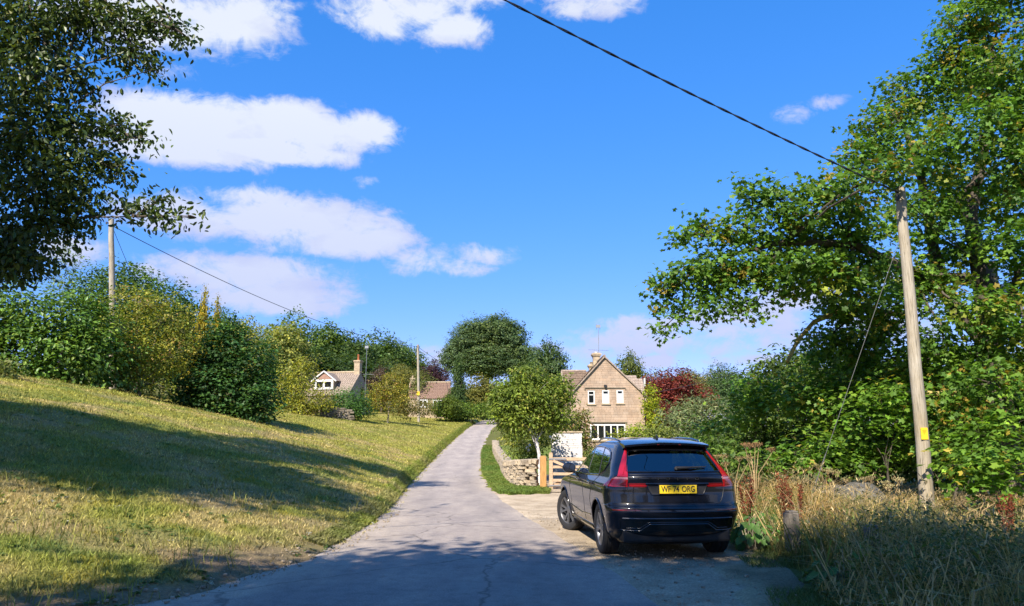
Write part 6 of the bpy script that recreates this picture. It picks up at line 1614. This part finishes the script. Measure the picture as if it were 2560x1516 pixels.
    g = np.repeat(rng.random((n, 1)), per, 0); col = (np.array([.09, .13, .03]) * (1 - g) + np.array([.17, .19, .045]) * g) * np.exp(rng.normal(0, .25, n * per))[:, None]
    yl = rng.random(n * per) < .006; col[yl] = (.45, .36, .03)
    me = leaf_mesh('nettles', pos, nr, dr, .035 + .045 * rng.random(n * per), col, T_DIA)
    tag(link('nettles', me, M['leaf']), 'dark green nettles and bindweed under the dry grass', 'weeds', kind='stuff')
    # short turf along the stony edge
    N = 24000; y = 4.5 + 9.5 * rng.random(N); x = weed_x0(y) - .55 + rng.random(N) * 1.6; k = fbm(x, y, .7, 191) + .35 * (x - weed_x0(y)) > .42; x, y = x[k], y[k]; n = len(x)
    col = (np.array([.07, .12, .025]) + np.array([.14, .12, .06]) * rng.random((n, 1))) * np.exp(rng.normal(0, .2, n))[:, None]
    tag(blades('edge_grass', x, y, .03 + .07 * rng.random(n), .012 + 0 * x, col, .9, rng), 'short green grass along the stony pull-in', 'grass', kind='stuff')
    # reddish docks, dried umbels, broad leaves: one by one
    def dock(px, py_top, y, label, n=9):
        q = P(px, py_top, y); z0 = h1(q.x, y); hh = q.z - z0; t = empty('dock_plant', (q.x, y, z0)); mb = MB(); ps, ns, ds, ss = [], [], [], []
        for i in range(n):
            a = rng.random() * 6.28; tip = Vector((math.cos(a) * .12 * hh, math.sin(a) * .12 * hh, hh * (.75 + .25 * rng.random()))); mb.tube([(0, 0, 0), tip * .5 + Vector((.01, 0, 0)), tip], [.007, .005, .002], 5)
            for k in range(70):
                f = .4 + .6 * rng.random(); ps.append(tip * f + Vector(rng.normal(0, .016, 3))); ns.append(rng.normal(size=3)); ds.append(rng.normal(size=3)); ss.append(.022 + .016 * rng.random())
        mb.build('stem', simple('dock_stem', (.16, .06, .03), .8), t)
        c = np.array([.20, .055, .025]) * np.exp(rng.normal(0, .35, len(ps)))[:, None]
        link('seed_spike', leaf_mesh('seed_spike', np.array([tuple(p) for p in ps]), np.array(ns), np.array(ds), np.array(ss), c, T_BROAD), M['grass'], t)['kind'] = 'stuff'; tag(t, label, 'plant', 'red dock plants')
    dock(1958, 1175, 12.4, 'tall rust red dock stalk left of the fence post'); dock(1985, 1200, 12.2, 'shorter rust red dock just behind the fence post', 7)
    dock(1865, 1195, 13.2, 'rusty orange dock beside the right hand tail lamp', 10); dock(2505, 1215, 10.6, 'brown dried dock near the frame edge', 8)
    def umbel(px, py_top, y, label, heads, col):
        q = P(px, py_top, y); z0 = h1(q.x, y); hh = q.z - z0; t = empty('hogweed_plant', (q.x, y, z0)); mb = MB(); ps, ns, ds = [], [], []
        for i in range(heads):
            ox, oz = rng.normal(0, .16), -.16 * rng.random(); hd = Vector((ox, rng.normal(0, .12), hh + oz)); mb.tube([(0, 0, 0), (ox * .3, 0, hh * .6), hd - Vector((0, 0, .08))], [.011, .008, .004], 5)
            for k in range(11):
                a = k * 2.4; r_ = .085 * math.sqrt((k + .5) / 11); e = hd + Vector((math.cos(a) * r_, math.sin(a) * r_, rng.normal(0, .008))); mb.tube([hd - Vector((0, 0, .08)), e], .0022, 3)
                for j in range(7): ps.append(e + Vector(rng.normal(0, .013, 3))); ns.append(rng.normal(size=3) + [0, 0, 1]); ds.append(rng.normal(size=3))
        mb.build('stem', simple('straw_stem', (.36, .25, .12), .8), t)
        c = np.array(col) * np.exp(rng.normal(0, .25, len(ps)))[:, None]
        link('seed_umbel', leaf_mesh('seed_umbel', np.array([tuple(p) for p in ps]), np.array(ns), np.array(ds), np.full(len(ps), .024), c, T_BROAD), M['grass'], t)['kind'] = 'stuff'; tag(t, label, 'plant', 'dried hogweed')
    umbel(1880, 1108, 15.0, 'brown flat topped hogweed nearest the car tail lamp', 6, (.30, .17, .08)); umbel(1830, 1140, 14.4, 'low brown hogweed behind the tail lamp', 5, (.30, .20, .10))
    umbel(2075, 1160, 14.8, 'pale hogweed head above the grey tarpaulin', 4, (.30, .26, .11)); umbel(2225, 1195, 14.0, 'creamy hogweed head left of the near pole', 5, (.40, .35, .17)); umbel(2160, 1185, 14.6, 'small hogweed right of the tarpaulin top', 3, (.30, .24, .12))
    umbel(2440, 1240, 12.5, 'hogweed stalks right of the near pole', 4, (.28, .20, .10))
    def broad(px, py, y, label, n, rad, size):
        q = P(px, py, y); z0 = h1(q.x, y); t = empty('burdock_plant', (q.x, y, z0)); ps, ns, ds, ss = [], [], [], []; mb = MB()
        for i in range(n):
            a = rng.random() * 6.28; r_ = rad * math.sqrt(rng.random()); hgt = .10 + .38 * rng.random() * (1.1 - r_ / rad * .5); p = Vector((math.cos(a) * r_, math.sin(a) * r_, hgt)); mb.tube([(p.x * .4, p.y * .4, 0), p], [.006, .004], 4)
            ps.append(p); ns.append((math.cos(a) * .45 + rng.normal(0, .2), math.sin(a) * .45 - .25, .9)); ds.append((math.cos(a), math.sin(a) * 1.0, -.15)); ss.append(size * (.7 + .6 * rng.random()))
        mb.build('stem', M['bark_pale'], t)
        c = np.array([.10, .20, .045]) * np.exp(rng.normal(0, .28, n))[:, None]
        link('leaves', leaf_mesh('leaves', np.array([tuple(p) for p in ps]), np.array(ns), np.array(ds), np.array(ss), c, tmpl_oval(.34, .05, -.14)), M['leaf'], t); tag(t, label, 'plant', 'broad leaved plants by the car')
    broad(1875, 1330, 11.9, 'broad leaved green plant beside the rear wheel of the car', 110, .40, .165); broad(1920, 1310, 12.6, 'broad leaved plant behind the one by the rear wheel', 60, .32, .15)
    broad(2110, 1410, 8.6, 'shaded broad leaved plant low in the weeds', 26, .3, .16)
grass()
weeds()

# loose stones and fallen leaves along the stony edges
def pebbles():
    rng = np.random.default_rng(5); n = 900
    y = 5.5 + 12 * rng.random(n); side = rng.random(n) < .4
    x = np.where(side, rcx(y) - rhw(y) + .35 - .7 * rng.random(n), rcx(y) + rhw(y) - .1 + rng.random(n) * 1.6)
    me0 = STONES[2]; V0 = np.array([v.co for v in me0.vertices]); Fq = [f.vertices[:] for f in me0.polygons]; tris = []
    for f in Fq:
        for k in range(1, len(f) - 1): tris.append((f[0], f[k], f[k + 1]))
    tris = np.array(tris); s = .012 + .03 * rng.random(n) ** 3; a = rng.random(n) * 6.28
    c, si = np.cos(a), np.sin(a)
    X = V0[None, :, 0] * c[:, None] - V0[None, :, 1] * si[:, None]; Yv = V0[None, :, 0] * si[:, None] + V0[None, :, 1] * c[:, None]
    V = np.stack([x[:, None] + X * s[:, None], y[:, None] + Yv * s[:, None], H(x, y)[:, None] + .022 + V0[None, :, 2] * s[:, None] * .6], 2).reshape(-1, 3)
    T = (tris[None] + (np.arange(n) * len(V0))[:, None, None]).reshape(-1, 3)
    o = link('loose_stones', mesh_np('loose_stones', V, T), M['rubble']); tag(o, 'loose chips of stone along the edges of the lane', 'stones', kind='stuff')
pebbles()
